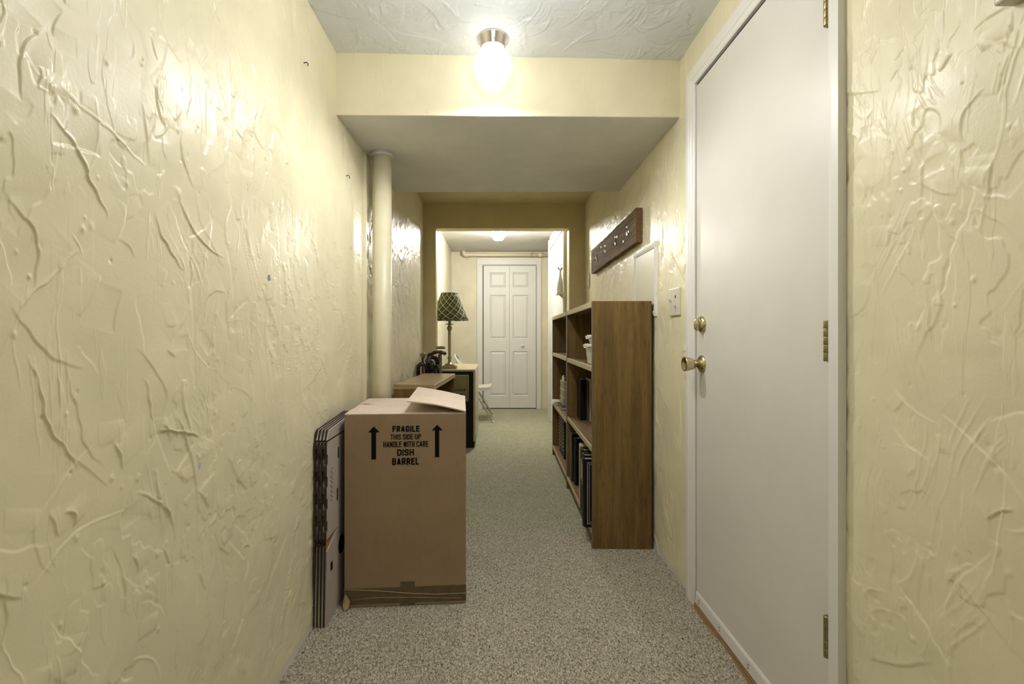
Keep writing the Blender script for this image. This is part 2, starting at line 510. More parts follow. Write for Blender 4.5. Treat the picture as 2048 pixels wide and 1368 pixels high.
def trowel(u, v, seed, n_strokes, n_dots, n_combs, amp=1.0, steep=1.0, wmin=0.0022):
    rs = np.random.RandomState(seed)
    H = np.zeros((len(u), len(v)))
    H += 0.0026 * (value_noise(u, v, 0.16, 0.22, rs) - 0.5)
    H += 0.0005 * (value_noise(u, v, 0.05, 0.07, rs) - 0.5)
    nz = 0.62 * value_noise(u, v, 0.10, 0.17, rs) + 0.26 * value_noise(u, v, 0.035, 0.06, rs) + 0.12 * value_noise(u, v, 0.012, 0.02, rs)
    lumpy = sstep(value_noise(u, v, 0.22, 0.22, rs), 0.45, 0.62)
    H += 0.0008 * amp * sstep(nz, 0.60, 0.612) * lumpy - 0.0007 * amp * sstep(-nz, -0.37, -0.36) * lumpy
    def stroke(cu, cv, L, ang, curv, A, wd, step, dec, wig):
        r = L / 2 + 0.03
        iu = np.where((u > cu - r) & (u < cu + r))[0]
        iv = np.where((v > cv - r) & (v < cv + r))[0]
        if len(iu) < 2 or len(iv) < 2:
            return
        su, sv = slice(iu[0], iu[-1] + 1), slice(iv[0], iv[-1] + 1)
        du = u[su][:, None] - cu
        dv = v[sv][None, :] - cv
        a = du * math.cos(ang) + dv * math.sin(ang)
        b = -du * math.sin(ang) + dv * math.cos(ang)
        t = 2 * a / L
        d = b - curv * (a * a) / L - wig * (np.sin(a * 55 + cu * 90) + 0.4 * np.sin(a * 170 + cv * 70))
        win = np.clip(1 - t * t, 0, 1) ** 0.6
        rel = A * np.exp(-(d / wd) ** 2) + step * sstep(d, -0.0015, 0.0015) * np.exp(-np.clip(d, 0, None) / dec)
        H[su, sv] += rel * win * amp
    for _ in range(n_strokes):
        cu = rs.uniform(u[0], u[-1]); cv = rs.uniform(v[0], v[-1])
        L = 0.03 + 0.20 * rs.rand() ** 2.2
        ang = rs.choice([1, -1]) * (PI / 2 - abs(rs.normal(0.35, 0.45)) * steep)
        edge_only = rs.rand() < 0.6
        stroke(cu, cv, L, ang, rs.normal(0, 0.35), rs.uniform(0.0, 0.0003) if edge_only else rs.uniform(0.0005, 0.0016), rs.uniform(wmin * 0.8, wmin * 1.4),
               rs.choice([-1, 1]) * rs.uniform(0.0006, 0.0017), rs.uniform(0.012, 0.05), rs.uniform(0, 0.004))
    for _ in range(n_combs):
        cu = rs.uniform(u[0], u[-1]); cv = rs.uniform(v[0], v[-1])
        ang = rs.uniform(0.9, 2.2)
        k = rs.randint(5, 14)
        cur = rs.normal(0, 0.5)
        for q in range(k):
            off = (q - k / 2) * rs.uniform(0.006, 0.009)
            stroke(cu - off * math.sin(ang) + rs.normal(0, 0.006), cv + off * math.cos(ang) + rs.normal(0, 0.02),
                   rs.uniform(0.05, 0.16), ang + 0.02 * q, cur, rs.uniform(0.0003, 0.0010), wmin, 0, 0.01, 0.001)
    for _ in range(n_dots):
        cu = rs.uniform(u[0], u[-1]); cv = rs.uniform(v[0], v[-1])
        r = rs.uniform(0.002, 0.0045)
        iu = np.where(np.abs(u - cu) < 4 * r)[0]; iv = np.where(np.abs(v - cv) < 4 * r)[0]
        if len(iu) and len(iv):
            su, sv = slice(iu[0], iu[-1] + 1), slice(iv[0], iv[-1] + 1)
            d2 = (u[su][:, None] - cu) ** 2 + ((v[sv][None, :] - cv) * 0.8) ** 2
            H[su, sv] += rs.choice([1, 1, -1]) * rs.uniform(0.0007, 0.0016) * np.exp(-d2 / (r * r)) * amp
    return H

class GridMesh:
    """several relief grids and flat quads in one mesh"""
    def __init__(self):
        self.vs, self.fs, self.n = [], [], 0
    def grid(self, P, flip):            # P: (nu, nv, 3)
        nu, nv = P.shape[:2]
        idx = np.arange(nu * nv).reshape(nu, nv) + self.n
        q = np.stack([idx[:-1, :-1], idx[1:, :-1], idx[1:, 1:], idx[:-1, 1:]], -1).reshape(-1, 4)
        if flip:
            q = q[:, ::-1]
        self.vs.append(P.reshape(-1, 3)); self.fs.append(q); self.n += nu * nv
    def quad(self, pts):
        self.vs.append(np.array(pts, float)); self.fs.append(np.arange(4).reshape(1, 4) + self.n); self.n += 4
    def obj(self, name, mats):
        v = np.concatenate(self.vs); f = np.concatenate(self.fs)
        me = bpy.data.meshes.new(name)
        me.vertices.add(len(v)); me.vertices.foreach_set('co', v.ravel().astype(np.float32))
        me.loops.add(f.size); me.loops.foreach_set('vertex_index', f.ravel().astype(np.int32))
        me.polygons.add(len(f))
        me.polygons.foreach_set('loop_start', np.arange(0, f.size, 4, dtype=np.int32))
        me.polygons.foreach_set('use_smooth', np.ones(len(f), dtype=bool))
        me.update(calc_edges=True)
        me.validate()
        for m in mats:
            me.materials.append(m)
        o = bpy.data.objects.new(name, me)
        C.objects.link(o)
        return o

def side_grid(ys, zs, H, x, sgn):
    P = np.empty((len(ys), len(zs), 3))
    P[..., 0] = (x[:, None] if isinstance(x, np.ndarray) else x) + sgn * H
    P[..., 1] = ys[:, None]
    P[..., 2] = zs[None, :]
    return P

def geo(a, b, n):                       # spacing grows with distance from the hallway's near end
    t = np.linspace(1 / a, 1 / b, n)
    return 1 / t

CEIL = 2.165
XL, XR = -0.639, 0.767
YB = -1.9                               # end of the hallway behind the camera
def xr(y):                              # the right wall runs outward a little further down the hallway
    return XR + 0.023 * np.clip((y - 2.3) / 1.84, 0, 1)

# ------------------------------------------------------------------ walls
zs = np.linspace(0, CEIL, 1000)
ys = geo(0.55, 2.30, 480)
H = trowel(ys, zs, 11, 820, 460, 12, 1.4, wmin=0.0015)
edge = sstep(ys, 2.30, 2.27)[:, None]
g = GridMesh()
g.grid(side_grid(ys, zs, H * edge, XL, 1), True)
g.quad([(XL, YB, 0), (XL, YB, CEIL), (XL, 0.55, CEIL), (XL, 0.55, 0)][::-1])
XM = -0.627
g.quad([(XL, 2.30, 0), (XM, 2.30, 0), (XM, 2.30, CEIL), (XL, 2.30, CEIL)])
ys2 = geo(2.30, 4.15, 330)
zs2 = np.linspace(0, 2.2, 420)
H = trowel(ys2, zs2, 23, 900, 300, 20, 2.2, wmin=0.0030)
H *= sstep(ys2, 2.30, 2.33)[:, None]
g.grid(side_grid(ys2, zs2, H, XM, 1), True)
structure(g.obj('wall_left', [M['wall']]), 'yellow trowelled plaster wall along the left of the hallway', 'wall')

g = GridMesh()
ya = geo(0.55, 1.05, 250)
H = trowel(ya, zs, 37, 190, 120, 44, 1.35, wmin=0.0015)
g.grid(side_grid(ya, zs, H, XR, -1), False)
g.quad([(XR, YB, 0), (XR, YB, CEIL), (XR, 0.55, CEIL), (XR, 0.55, 0)])
yc = np.linspace(1.05, 1.82, 60)
zc = np.linspace(1.99, CEIL, 30)
g.grid(side_grid(yc, zc, np.zeros((60, 30)), XR, -1), False)
yb = geo(1.82, 4.15, 260)
zb = np.linspace(0, 2.2, 460)
H = trowel(yb, zb, 41, 760, 260, 24, 1.9, wmin=0.0034)
H *= sstep(yb, 1.82, 1.9)[:, None]
g.grid(side_grid(yb, zb, H, xr(yb), -1), False)
structure(g.obj('wall_right', [M['wall']]), 'yellow trowelled plaster wall along the right with the white door', 'wall')

b = MB(); b.box(XL - 0.05, XR + 0.05, YB - 0.06, YB, 0, CEIL + 0.05)
structure(part('wall_back', b, M['wall_flat']), 'plain yellow wall closing the hallway behind the camera', 'wall')

# wall with the wide opening at the end of the hallway
EY0, EY1 = 4.14, 4.26
OX0, OX1, OZ = -0.5175, 0.649, 1.967
b = MB()
b.prism([(XM - 0.06, 0), (OX0, 0), (OX0, OZ), (OX1, OZ), (OX1, 0), (0.86, 0), (0.86, 2.26), (XM - 0.06, 2.26)], 1, EY0, EY1)
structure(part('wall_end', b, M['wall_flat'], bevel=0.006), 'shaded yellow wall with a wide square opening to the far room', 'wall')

# far room
FX0, FX1, FY = -0.615, 0.95, 6.65
b = MB(); b.box(FX0 - 0.06, FX0, EY1, FY, 0, 2.26)
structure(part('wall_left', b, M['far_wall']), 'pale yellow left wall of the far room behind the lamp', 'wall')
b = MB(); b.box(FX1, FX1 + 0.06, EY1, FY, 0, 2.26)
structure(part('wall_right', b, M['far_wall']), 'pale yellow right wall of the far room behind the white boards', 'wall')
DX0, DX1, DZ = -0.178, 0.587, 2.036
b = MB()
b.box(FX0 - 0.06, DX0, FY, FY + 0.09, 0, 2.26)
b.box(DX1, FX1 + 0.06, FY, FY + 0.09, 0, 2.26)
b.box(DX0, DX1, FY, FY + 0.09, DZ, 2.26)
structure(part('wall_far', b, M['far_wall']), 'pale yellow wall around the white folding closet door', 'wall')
b = MB(); b.box(FX0, FX1, FY + 0.5, FY + 0.55, 0, 2.26); b.box(DX0 - 0.1, DX0 - 0.05, FY + 0.09, FY + 0.5, 0, 2.26); b.box(DX1 + 0.05, DX1 + 0.1, FY + 0.09, FY + 0.5, 0, 2.26)
structure(part('wall_closet', b, M['gap_shade']), 'closet walls coloured black for the shade behind the folding door', 'wall')

# ceilings
g = GridMesh()
xc = np.linspace(XL - 0.01, XR + 0.01, 420)
yc = np.linspace(1.0, 1.99, 300)
H = trowel(xc, yc, 53, 230, 120, 34, 1.5, steep=3.0, wmin=0.0030)
P = np.empty((len(xc), len(yc), 3)); P[..., 0] = xc[:, None]; P[..., 1] = yc[None, :]; P[..., 2] = CEIL - H
g.grid(P, True)
g.quad([(XL - 0.02, YB, CEIL), (XL - 0.02, 1.0, CEIL), (XR + 0.02, 1.0, CEIL), (XR + 0.02, YB, CEIL)])
structure(g.obj('ceiling', [M['ceiling']]), 'white trowelled ceiling around the round globe lamp', 'ceiling')
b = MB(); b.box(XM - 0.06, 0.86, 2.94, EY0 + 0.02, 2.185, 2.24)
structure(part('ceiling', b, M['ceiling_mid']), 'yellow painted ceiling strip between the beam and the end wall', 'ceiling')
b = MB(); b.box(FX0 - 0.06, FX1 + 0.06, EY1 - 0.02, FY + 0.6, 2.21, 2.26)
structure(part('ceiling', b, M['ceiling_far']), 'white ceiling of the far room', 'ceiling')

# boxed beam: yellow front, grey underside
b = MB()
x0, x1 = XL - 0.02, XR + 0.03
p = [(x0, 1.905, 1.913), (x1, 1.962, 1.930), (x1, 2.956, 1.925), (x0, 2.956, 1.922),
     (x0, 1.905, 2.24), (x1, 1.962, 2.24), (x1, 2.956, 2.24), (x0, 2.956, 2.24)]
b.hexa(p)
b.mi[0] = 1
structure(part('trim_1', b, [M['beam'], M['soffit']], bevel=0.004), 'deep boxed ceiling beam with yellow front and grey underside', 'beam')

# ------------------------------------------------------------------ floor
b = MB(); b.box(FX0 - 0.12, FX1 + 0.1, YB - 0.06, FY + 0.6, -0.06, -0.008)
fl = structure(part('floor', b, M['concrete']), 'hallway floor under grey green fitted carpet', 'floor')
b = MB(); b.box(XL - 0.01, 0.754, YB, 2.4925, -0.008, 0); b.box(0.754, XR + 0.02, YB, 1.03, -0.008, 0); b.box(0.754, XR + 0.02, 1.84, 2.4925, -0.008, 0)
part('carpet_section', b, M['carpet_near'], fl, label='greyer near piece of carpet')
b = MB(); b.box(FX0 - 0.05, FX1, 2.494, FY + 0.02, -0.008, 0)
part('carpet_section', b, M['carpet_far'], fl, label='greener far piece of carpet')

# ------------------------------------------------------------------ support post
b = MB(); b.lathe([(0.046, 0), (0.046, 1.935)], n=40)
t = thing('support_post', 'round cream painted steel support post under the beam by the left wall', 'post', (-0.553, 2.315, 0))
part('post', b, M['post'], t)
b = MB(); b.lathe([(0.058, 1.900), (0.052, 1.908), (0.050, 1.93)], n=32)
part('plaster_collar', b, M['soffit'], t)

# ------------------------------------------------------------------ white door on the right
t = thing('door_1', 'plain white hinged door in the right wall with brass knob', 'door', (0.763, 1.432, 0))
t['kind'] = 'structure'
hy = 0.356
b = MB(); b.box(0, 0.036, -hy, hy, 0.046, 1.968)
part('door_slab', b, M['door_paint'], t, bevel=0.002)
b = MB(); b.box(0.030, 0.10, -hy - 0.03, -hy - 0.004, 0, 1.99); b.box(0.030, 0.10, hy + 0.004, hy + 0.03, 0, 1.99); b.box(0.030, 0.10, -hy - 0.03, hy + 0.03, 1.971, 1.995)
b.box(0.012, 0.03, hy + 0.006, hy + 0.034, 0, 1.99)
part('jamb', b, M['white_paint'], t, bevel=0.001)
b = MB(); b.box(0.098, 0.12, -hy - 0.05, hy + 0.05, 0, 2.0)
part('backing', b, M['gap_shade'], t)  # black sheet for the shade in the gaps around the door
b = MB(); b.prism([(-0.007, 0.016), (0.0, 0.016), (0.0, 0.060), (-0.003, 0.060), (-0.006, 0.052)], 1, -hy + 0.004, hy - 0.004)
sw = part('door_sweep', b, M['white_paint'], t, bevel=0.0008)
for yy in (-0.21, -0.02, 0.16, 0.32):
    for zz in (0.030, 0.040):
        b = MB(); b.lathe([(0.0028, -0.009), (0.0028, -0.006)], c=(0, yy, zz), ax=0, n=10)
        part('screw', b, M['steel'], sw)
# knob
KY, KZ = 1.7416 - 1.432, 0.9185
b = MB(); b.lathe([(0.033, 0.001), (0.033, -0.003), (0.029, -0.007), (0.020, -0.012), (0.014, -0.016)], c=(0, KY, KZ), ax=0)
part('knob_rose', b, M['brass'], t)
b = MB(); b.lathe([(0.011, -0.012), (0.011, -0.024), (0.016, -0.027), (0.022, -0.040), (0.0265, -0.058), (0.0272, -0.064), (0.0255, -0.0665), (0.021, -0.064), (0.012, -0.0605), (0.0, -0.060)], c=(0, KY, KZ), ax=0)
part('door_knob', b, M['brass'], t)
b = MB(); b.lathe([(0.030, 0.001), (0.030, -0.004), (0.027, -0.010), (0.018, -0.014), (0.0, -0.015)], c=(0, KY - 0.004, 1.0645), ax=0)
db = part('deadbolt', b, M['brass'], t)
b = MB(); b.lathe([(0.020, -0.010), (0.024, -0.016), (0.023, -0.024), (0.016, -0.030), (0.0, -0.032)], c=(0, 0, 0), ax=0, n=24)
b.v = [(x, y * 0.30 + KY - 0.004, z + 1.0645) for x, y, z in b.v]
part('thumb_turn', b, M['brass'], db)
for zc_ in (0.335, 1.010, 1.775):
    b = MB()
    for k in range(5):
        z0 = zc_ - 0.0465 + k * 0.0186
        b.lathe([(0.0062, z0), (0.0066, z0 + 0.001), (0.0066, z0 + 0.0176), (0.0062, z0 + 0.0186)], c=(-0.006, -hy + 0.002, 0), n=14)
    b.box(-0.0025, 0.0, -hy - 0.004, -hy + 0.010, zc_ - 0.0465, zc_ + 0.0465)
    part('hinge', b, M['old_brass'], t)

# casing and wooden sill
def casing_profile(w_):
    """(distance from inner edge, thickness)"""
    return [(0, 0), (0, 0.010), (0.004, 0.013), (w_ * 0.35, 0.0135), (w_ * 0.42, 0.0165), (w_ * 0.62, 0.0165), (w_ * 0.68, 0.0185), (w_, 0.0185), (w_, 0)]
t = structure(thing('trim_2', 'white moulded casing around the plain white door', 'door frame', (XR, 1.43, 0)), 'white moulded casing around the plain white door', 'door frame')
b = MB(); b.prism([(-th, 1.073 - d - 1.43) for d, th in casing_profile(0.042)], 2, 0, 2.036)
part('casing_side', b, M['white_paint'], t)
b = MB(); b.prism([(-th, 1.791 + d - 1.43) for d, th in casing_profile(0.062)], 2, 0, 2.036)
part('casing_side', b, M['white_paint'], t)
b = MB(); b.prism([(-th * 1.002, 1.977 + d) for d, th in casing_profile(0.06)], 1, 1.032 - 1.43, 1.852 - 1.43)
part('casing_head', b, M['white_paint'], t)
b = MB(); b.box(0.752 - XR, 0.85 - XR, 1.074 - 1.43, 1.790 - 1.43, -0.006, 0.012)
part('sill', b, M['oak'], t, bevel=0.002, label='bare wooden sill under the door')
for (y0, y1, d) in ((1.12, 1.30, 0.010), (1.36, 1.50, 0.006), (1.60, 1.78, 0.008)):
    b = MB(); b.prism([(0.752 - XR, y0 - 1.43), (0.752 - d - XR, y0 + 0.01 - 1.43), (0.752 - d * 0.7 - XR, y1 - 0.01 - 1.43), (0.752 - XR, y1 - 1.43)], 2, -0.006, 0.004)
    part('splinter', b, M['oak'], t)

# ------------------------------------------------------------------ bifold closet door at the far end
t = thing('door_2', 'white two leaf folding closet door with raised panels at the far end', 'door', (0, FY, 0))
t['kind'] = 'structure'
def leaf(x0, x1, px0, px1, knob=None):
    zt, zb = 2.018, 0.012
    rows = [(1.712, 1.925), (0.986, 1.606), (0.183, 0.811)]
    b = MB()
    b.box(x0, x1, 0.030, 0.045, zb, zt)
    b.box(x0, px0, 0.015, 0.030, zb, zt); b.box(px1, x1, 0.015, 0.030, zb, zt)
    zz = [zb] + [z for r in rows[::-1] for z in r] + [zt]
    for i in range(0, len(zz), 2):
        b.box(px0, px1, 0.015, 0.030, zz[i], zz[i + 1])
    lf = part('door_leaf', b, M['bifold'], t)
    for z0, z1 in rows:
        b = MB()
        i0, i1 = 0.012, 0.034
        a = [(px0 + i0, 0.030, z0 + i0), (px1 - i0, 0.030, z0 + i0), (px1 - i0, 0.030, z1 - i0), (px0 + i0, 0.030, z1 - i0)]
        c = [(px0 + i1, 0.018, z0 + i1), (px1 - i1, 0.018, z0 + i1), (px1 - i1, 0.018, z1 - i1), (px0 + i1, 0.018, z1 - i1)]
        b.hexa([*a, *c])
        m = MB()
        o = 0.0
        pa = [(px0, 0.015, z0), (px1, 0.015, z0), (px1, 0.015, z1), (px0, 0.015, z1)]
        pb = [(px0 + i0, 0.030, z0 + i0), (px1 - i0, 0.030, z0 + i0), (px1 - i0, 0.030, z1 - i0), (px0 + i0, 0.030, z1 - i0)]
        b.add(pa + pb, [(k, (k + 1) % 4, (k + 1) % 4 + 4, k + 4) for k in range(4)])
        part('raised_panel', b, M['bifold'], lf)
    if knob:
        b = MB(); b.lathe([(0.010, 0.015), (0.009, 0.004), (0.017, -0.006), (0.019, -0.014), (0.014, -0.021), (0.0, -0.023)], c=(knob[0], 0, knob[1]), ax=1, n=20)
        part('closet_knob', b, M['white_paint'], lf)
leaf(-0.163, 0.2025, -0.073, 0.152)
leaf(0.2055, 0.5785, 0.250, 0.474, (0.390, 0.893))
t = structure(thing('trim_3', 'white casing around the folding closet door', 'door frame', (0, FY, 0)), 'white casing around the folding closet door', 'door frame')
for nm, box in (('casing_side', (-0.254, DX0 + 0.004, 0, DZ - 0.004)), ('casing_side', (DX1 - 0.004, 0.650, 0, DZ - 0.004)), ('casing_head', (-0.254, 0.650, DZ - 0.004, 2.12))):
    x0, x1, z0, z1 = box
    b = MB(); b.box(x0, x1, -0.016, 0.0, z0, z1)
    e = 0.016
    if nm == 'casing_side':
        ix = x0 if x0 < 0 else x1 - e
        b.box(ix, ix + e, -0.021, -0.016, z0, z1)
    else:
        b.box(x0, x1, -0.0211, -0.016, z1 - e, z1)
    part(nm, b, M['bifold'], t, bevel=0.003)
b = MB(); b.box(DX0, DX1, 0.012, 0.05, DZ - 0.012, DZ)
part('door_track', b, M['bifold'], t)

# ------------------------------------------------------------------ pipe under the far ceiling
t = thing('ceiling_pipe', 'cream painted pipe running along the far wall above the closet door', 'pipe', (0, 6.57, 2.155))
path = [(-0.43, 0.0, 0.06), (-0.43, 0, 0.03)] + [(-0.43 + 0.03 * (1 - math.cos(a)), 0, 0.03 - 0.03 * math.sin(a)) for a in np.linspace(0.2, PI / 2, 6)] + [(0.9, 0, 0.0)]
b = MB(); b.tube(path, 0.021, 14); part('pipe_run', b, M['pipe'], t)
b = MB(); b.tube([(-0.435, 0, 0.055), (-0.435, 0, 0.012), (-0.415, 0, -0.002), (-0.36, 0, 0.0)], 0.027, 14); part('elbow', b, M['pipe'], t)
b = MB(); b.lathe([(0.029, 0.61), (0.029, 0.655)], ax=0, n=14); b.lathe([(0.012, 0.0), (0.012, 0.04)], c=(0.632, 0, 0), n=10); part('coupling', b, M['pipe'], t)
b = MB(); b.lathe([(0.025, 0.50), (0.025, 0.510)], ax=0, n=14); b.box(0.50, 0.510, -0.003, 0.003, 0.0, 0.055); part('pipe_hanger', b, M['steel'], t)

# ------------------------------------------------------------------ white boarded partition on the right of the far room
PX, PY0, PY1 = 0.664, 4.275, 5.67
t = structure(thing('wall_partition', 'x', 'wall', (PX, 0, 0)), 'whitewashed vertical board partition on the right of the far room', 'wall')
b = MB(); b.box(0.012, 0.05, PY0, PY1, 0, 2.21); part('backing', b, M['plank_white'], t)
nb = 14
for i in range(nb):
    y0 = PY0 + (PY1 - 0.02 - PY0) * i / nb
    y1 = PY0 + (PY1 - 0.02 - PY0) * (i + 1) / nb - 0.005
    b = MB(); b.box(-0.001 * rnd.random(), 0.012, y0, y1, 0.005, 2.058)
    bd = part('plank', b, M['plank_white'], t, bevel=0.004, seg=1)
b = MB(); b.box(-0.010, 0.012, PY0, PY1, 2.063, 2.205); part('head_board', b, M['plank_white'], t, bevel=0.002)
b = MB(); b.box(-0.024, 0.055, PY1 - 0.012, PY1 + 0.02, 0, 2.172); part('end_board', b, M['bifold'], t, bevel=0.003)
b = MB(); b.box(-0.030, -0.001, 4.39, 4.43, 0, 2.06); part('upright', b, M['pipe'], t, bevel=0.003)

t = thing('wall_shelf', 'small pale shelf bracket fixed to the white boards', 'shelf', (PX, 4.47, 1.415))
b = MB(); b.box(-0.085, 0.0, -0.075, 0.075, 0.0, 0.020); part('shelf_board', b, M['pipe'], t, bevel=0.003)
b = MB(); b.prism([(0, 0), (-0.06, 0), (0, -0.06)], 1, -0.012, 0.012); part('bracket', b, M['pipe'], t)
t = thing('bud_vase', 'slender white vase with dried sprigs on the small wall shelf', 'vase', (PX - 0.046, 4.47, 1.435))
b = MB(); b.lathe([(0.024, 0), (0.034, 0.012), (0.037, 0.035), (0.030, 0.09), (0.014, 0.15), (0.009, 0.19), (0.012, 0.20)], n=22); part('vase_body', b, M['bin'], t)
for k in range(5):
    a = k * 1.3
    b = MB(); b.tube([(0, 0, 0.18), (0.010 * math.cos(a), 0.01 * math.sin(a), 0.215), (0.026 * math.cos(a), 0.026 * math.sin(a), 0.235)], [0.002, 0.002, 0.005], 6)
    part('sprig', b, M['sprig'], t)

# ------------------------------------------------------------------ lamps
t = thing('ceiling_lamp', 'lit round white globe lamp on a chrome base in front of the beam', 'lamp', (-0.008, 1.815, CEIL))
b = MB(); b.lathe([(0.058, 0.002), (0.061, -0.003), (0.060, -0.008), (0.050, -0.022), (0.047, -0.040), (0.046, -0.041)], n=40)
bs = part('chrome_base', b, M['chrome'], t)
l = bpy.data.lights.new('globe_light', 'SPOT')          # what the bulb sends down through the bottom of the globe
l.energy = 18.0
l.spot_size = math.radians(172)
l.spot_blend = 0.5
l.shadow_soft_size = 0.025
l.color = (1.0, 0.975, 0.94)
lo = bpy.data.objects.new('globe_light', l)
C.objects.link(lo)
lo.location = (-0.008, 1.825, 1.955)
for k in range(3):
    a = 0.6 + k * 2.094
    b = MB(); b.tube([(0.043 * math.cos(a), 0.043 * math.sin(a), -0.033), (0.058 * math.cos(a), 0.058 * math.sin(a), -0.033)], [0.003, 0.004], 8)
    part('thumb_screw', b, M['chrome'], bs)
R = 0.074
prof = [(0.040, -0.036), (0.040, -0.046)] + [(R * math.sin(a), -0.108 + R * math.cos(a)) for a in np.linspace(0.60, PI, 24)]
b = MB(); b.lathe(prof, n=48)
part('glass_globe', b, M['globe'], t)

t = thing('ceiling_lamp', 'lit small white schoolhouse lamp on the far room ceiling', 'lamp', (0.035, 5.10, 2.21))
b = MB(); b.lathe([(0.066, 0.0), (0.066, -0.02), (0.055, -0.035)], n=32); part('lamp_base', b, M['bin'], t)
b = MB(); b.lathe([(0.052, -0.032), (0.070, -0.045), (0.083, -0.070), (0.083, -0.092), (0.072, -0.112), (0.058, -0.120), (0.054, -0.138), (0.046, -0.146), (0.0, -0.148)], n=36)
part('glass_shade', b, M['globe_far'], t)

# ------------------------------------------------------------------ bookcases on the right
def bookcase(name, label, y0, length, shelves, sides_dark):
    ang = -math.atan2(0.031, 1.83)
    t = thing(name, label, 'bookcase', (0.468 + (y0 - 2.268) * 0.01694, y0, 0), ang, 'walnut bookcases on the right')
    D, Ht, th = 0.283, 1.19, 0.018
    for i, yy in enumerate((0, length - th)):
        b = MB(); b.box(0, D, yy, yy + th, 0, Ht)
        sd = part('side_panel', b, M['walnut'], t, bevel=0.001)
        b = MB(); b.box(-0.0015, 0.0, yy, yy + th, 0, Ht)
        part('edge_band', b, M['edge_dark'], sd)
    b = MB(); b.box(0.002, D, th, length - th, Ht - 0.028, Ht - 0.001)
    tp = part('top_board', b, M['walnut_y'], t)
    b = MB(); b.box(-0.004, 0.002, th, length - th, Ht - 0.030, Ht - 0.001); part('edge_band', b, M['edge_band'], tp, bevel=0.0025)
    for z in shelves:
        b = MB(); b.box(0.006, D - 0.008, th + 0.0005, length - th - 0.0005, z - 0.027, z)
        sh = part('shelf', b, M['walnut_y'], t)
        b = MB(); b.box(0.0, 0.006, th + 0.0005, length - th - 0.0005, z - 0.029, z + 0.0003); part('edge_band', b, M['edge_band'], sh, bevel=0.003)
    b = MB(); b.box(0.004, D - 0.008, th, length - th, 0.058, 0.085)
    sh = part('shelf', b, M['walnut_y'], t, label='bottom shelf')
    b = MB(); b.box(-0.001, 0.004, th, length - th, 0.058, 0.0853); part('edge_band', b, M['edge_band'], sh, bevel=0.002)
    b = MB(); b.box(0.035, 0.050, th, length - th, 0, 0.058); part('kick_board', b, M['walnut_shaded'], t)
    b = MB(); b.box(D - 0.008, D - 0.002, th * 0.4, length - th * 0.4, 0.03, Ht - 0.004); part('back_panel', b, M['walnut_shaded'], t)
    return t
BC1 = bookcase('bookcase', 'nearer walnut veneer bookcase on the right holding black albums and white bins', 2.268, 0.916, (0.877, 0.486), False)
BC2 = bookcase('bookcase', 'further walnut bookcase on the right with papers leaning on its shelf', 3.187, 0.912, (0.881, 0.456), True)
BA = BC1.rotation_euler.z
def bx(y):                                       # x of the bookcases' front at a given y
    return 0.468 + (y - 2.268) * 0.01694

# ---- things in the near bookcase
def tub(name, label, x, y, z, w_, l_, h_, group):
    t = thing(name, label, 'bin', (x, y, z), BA, group)
    tp = 0.90
    def ring(sx, sy, zz):
        return [(-sx / 2, -sy / 2, zz), (sx / 2, -sy / 2, zz), (sx / 2, sy / 2, zz), (-sx / 2, sy / 2, zz)]
    b = MB(); b.hexa(ring(w_ * tp, l_ * tp, 0) + ring(w_, l_, h_)); part('tub_body', b, M['bin'], t, bevel=0.006)
    b = MB(); b.hexa(ring(w_ + 0.022, l_ + 0.022, h_) + ring(w_ + 0.022, l_ + 0.022, h_ + 0.010)); b.hexa(ring(w_ + 0.010, l_ + 0.010, h_ + 0.010) + ring(w_ + 0.006, l_ + 0.006, h_ + 0.015))
    ld = part('lid', b, M['bin'], t, bevel=0.003)
    b = MB(); b.tube([(-w_ / 2 - 0.011, -0.04, h_ + 0.004), (-w_ / 2 - 0.019, -0.03, h_ - 0.004), (-w_ / 2 - 0.019, 0.03, h_ - 0.004), (-w_ / 2 - 0.011, 0.04, h_ + 0.004)], 0.003, 8)
    part('clip', b, M['bin'], ld)
    return t
yb1 = 2.395
tub('storage_tub', 'white lidded plastic tub standing on the upper shelf of the nearer bookcase', bx(yb1) + 0.103, yb1 + 0.012, 0.8775, 0.19, 0.205, 0.090, 'white tubs on the upper shelf')
tub('storage_tub', 'smaller white plastic tub stacked on top of another white tub', bx(yb1) + 0.106, yb1 + 0.008, 0.9835, 0.175, 0.19, 0.030, 'white tubs on the upper shelf')
t = thing('card_box', 'small beige box on top of the stacked white tubs', 'box', (bx(yb1) + 0.125, yb1 - 0.015, 1.0305), BA)
b = MB(); b.box(-0.045, 0.05, -0.055, 0.055, 0, 0.042); part('box_body', b, M['beige_box'], t, bevel=0.002)
b = MB(); b.box(-0.047, 0.052, -0.057, 0.057, 0.030, 0.052); part('box_lid', b, M['beige_box'], t, bevel=0.002)

# upright books on the middle shelf, spines turned towards the hallway's near end
def spine_book(label, x, y, z, w_, depth_, h_, cov, rz=0.0, marks=False):
    t = thing('book', label, 'book', (x, y, z), rz, 'books on the middle shelf of the nearer bookcase')
    b = MB()
    b.box(0, 0.003, 0, depth_, 0, h_); b.box(w_ - 0.003, w_, 0, depth_, 0, h_)
    b.prism([(0, 0.004), (w_ * 0.2, -0.003), (w_ * 0.8, -0.003), (w_, 0.004)], 2, 0, h_)
    part('cover', b, cov, t)
    b = MB(); b.box(0.003, w_ - 0.003, 0.004, depth_ - 0.004, 0.003, h_ - 0.004); part('pages', b, M['pages'], t)
    if marks:
        b = MB()
        for (z0, z1) in ((0.06, 0.085), (0.10, 0.19), (0.215, 0.235)):
            b.box(w_ * 0.35, w_ * 0.55, -0.0036, -0.0028, z0, z1)
        part('spine_print', b, M['paper'], t)
    return t
sx = 0.5445
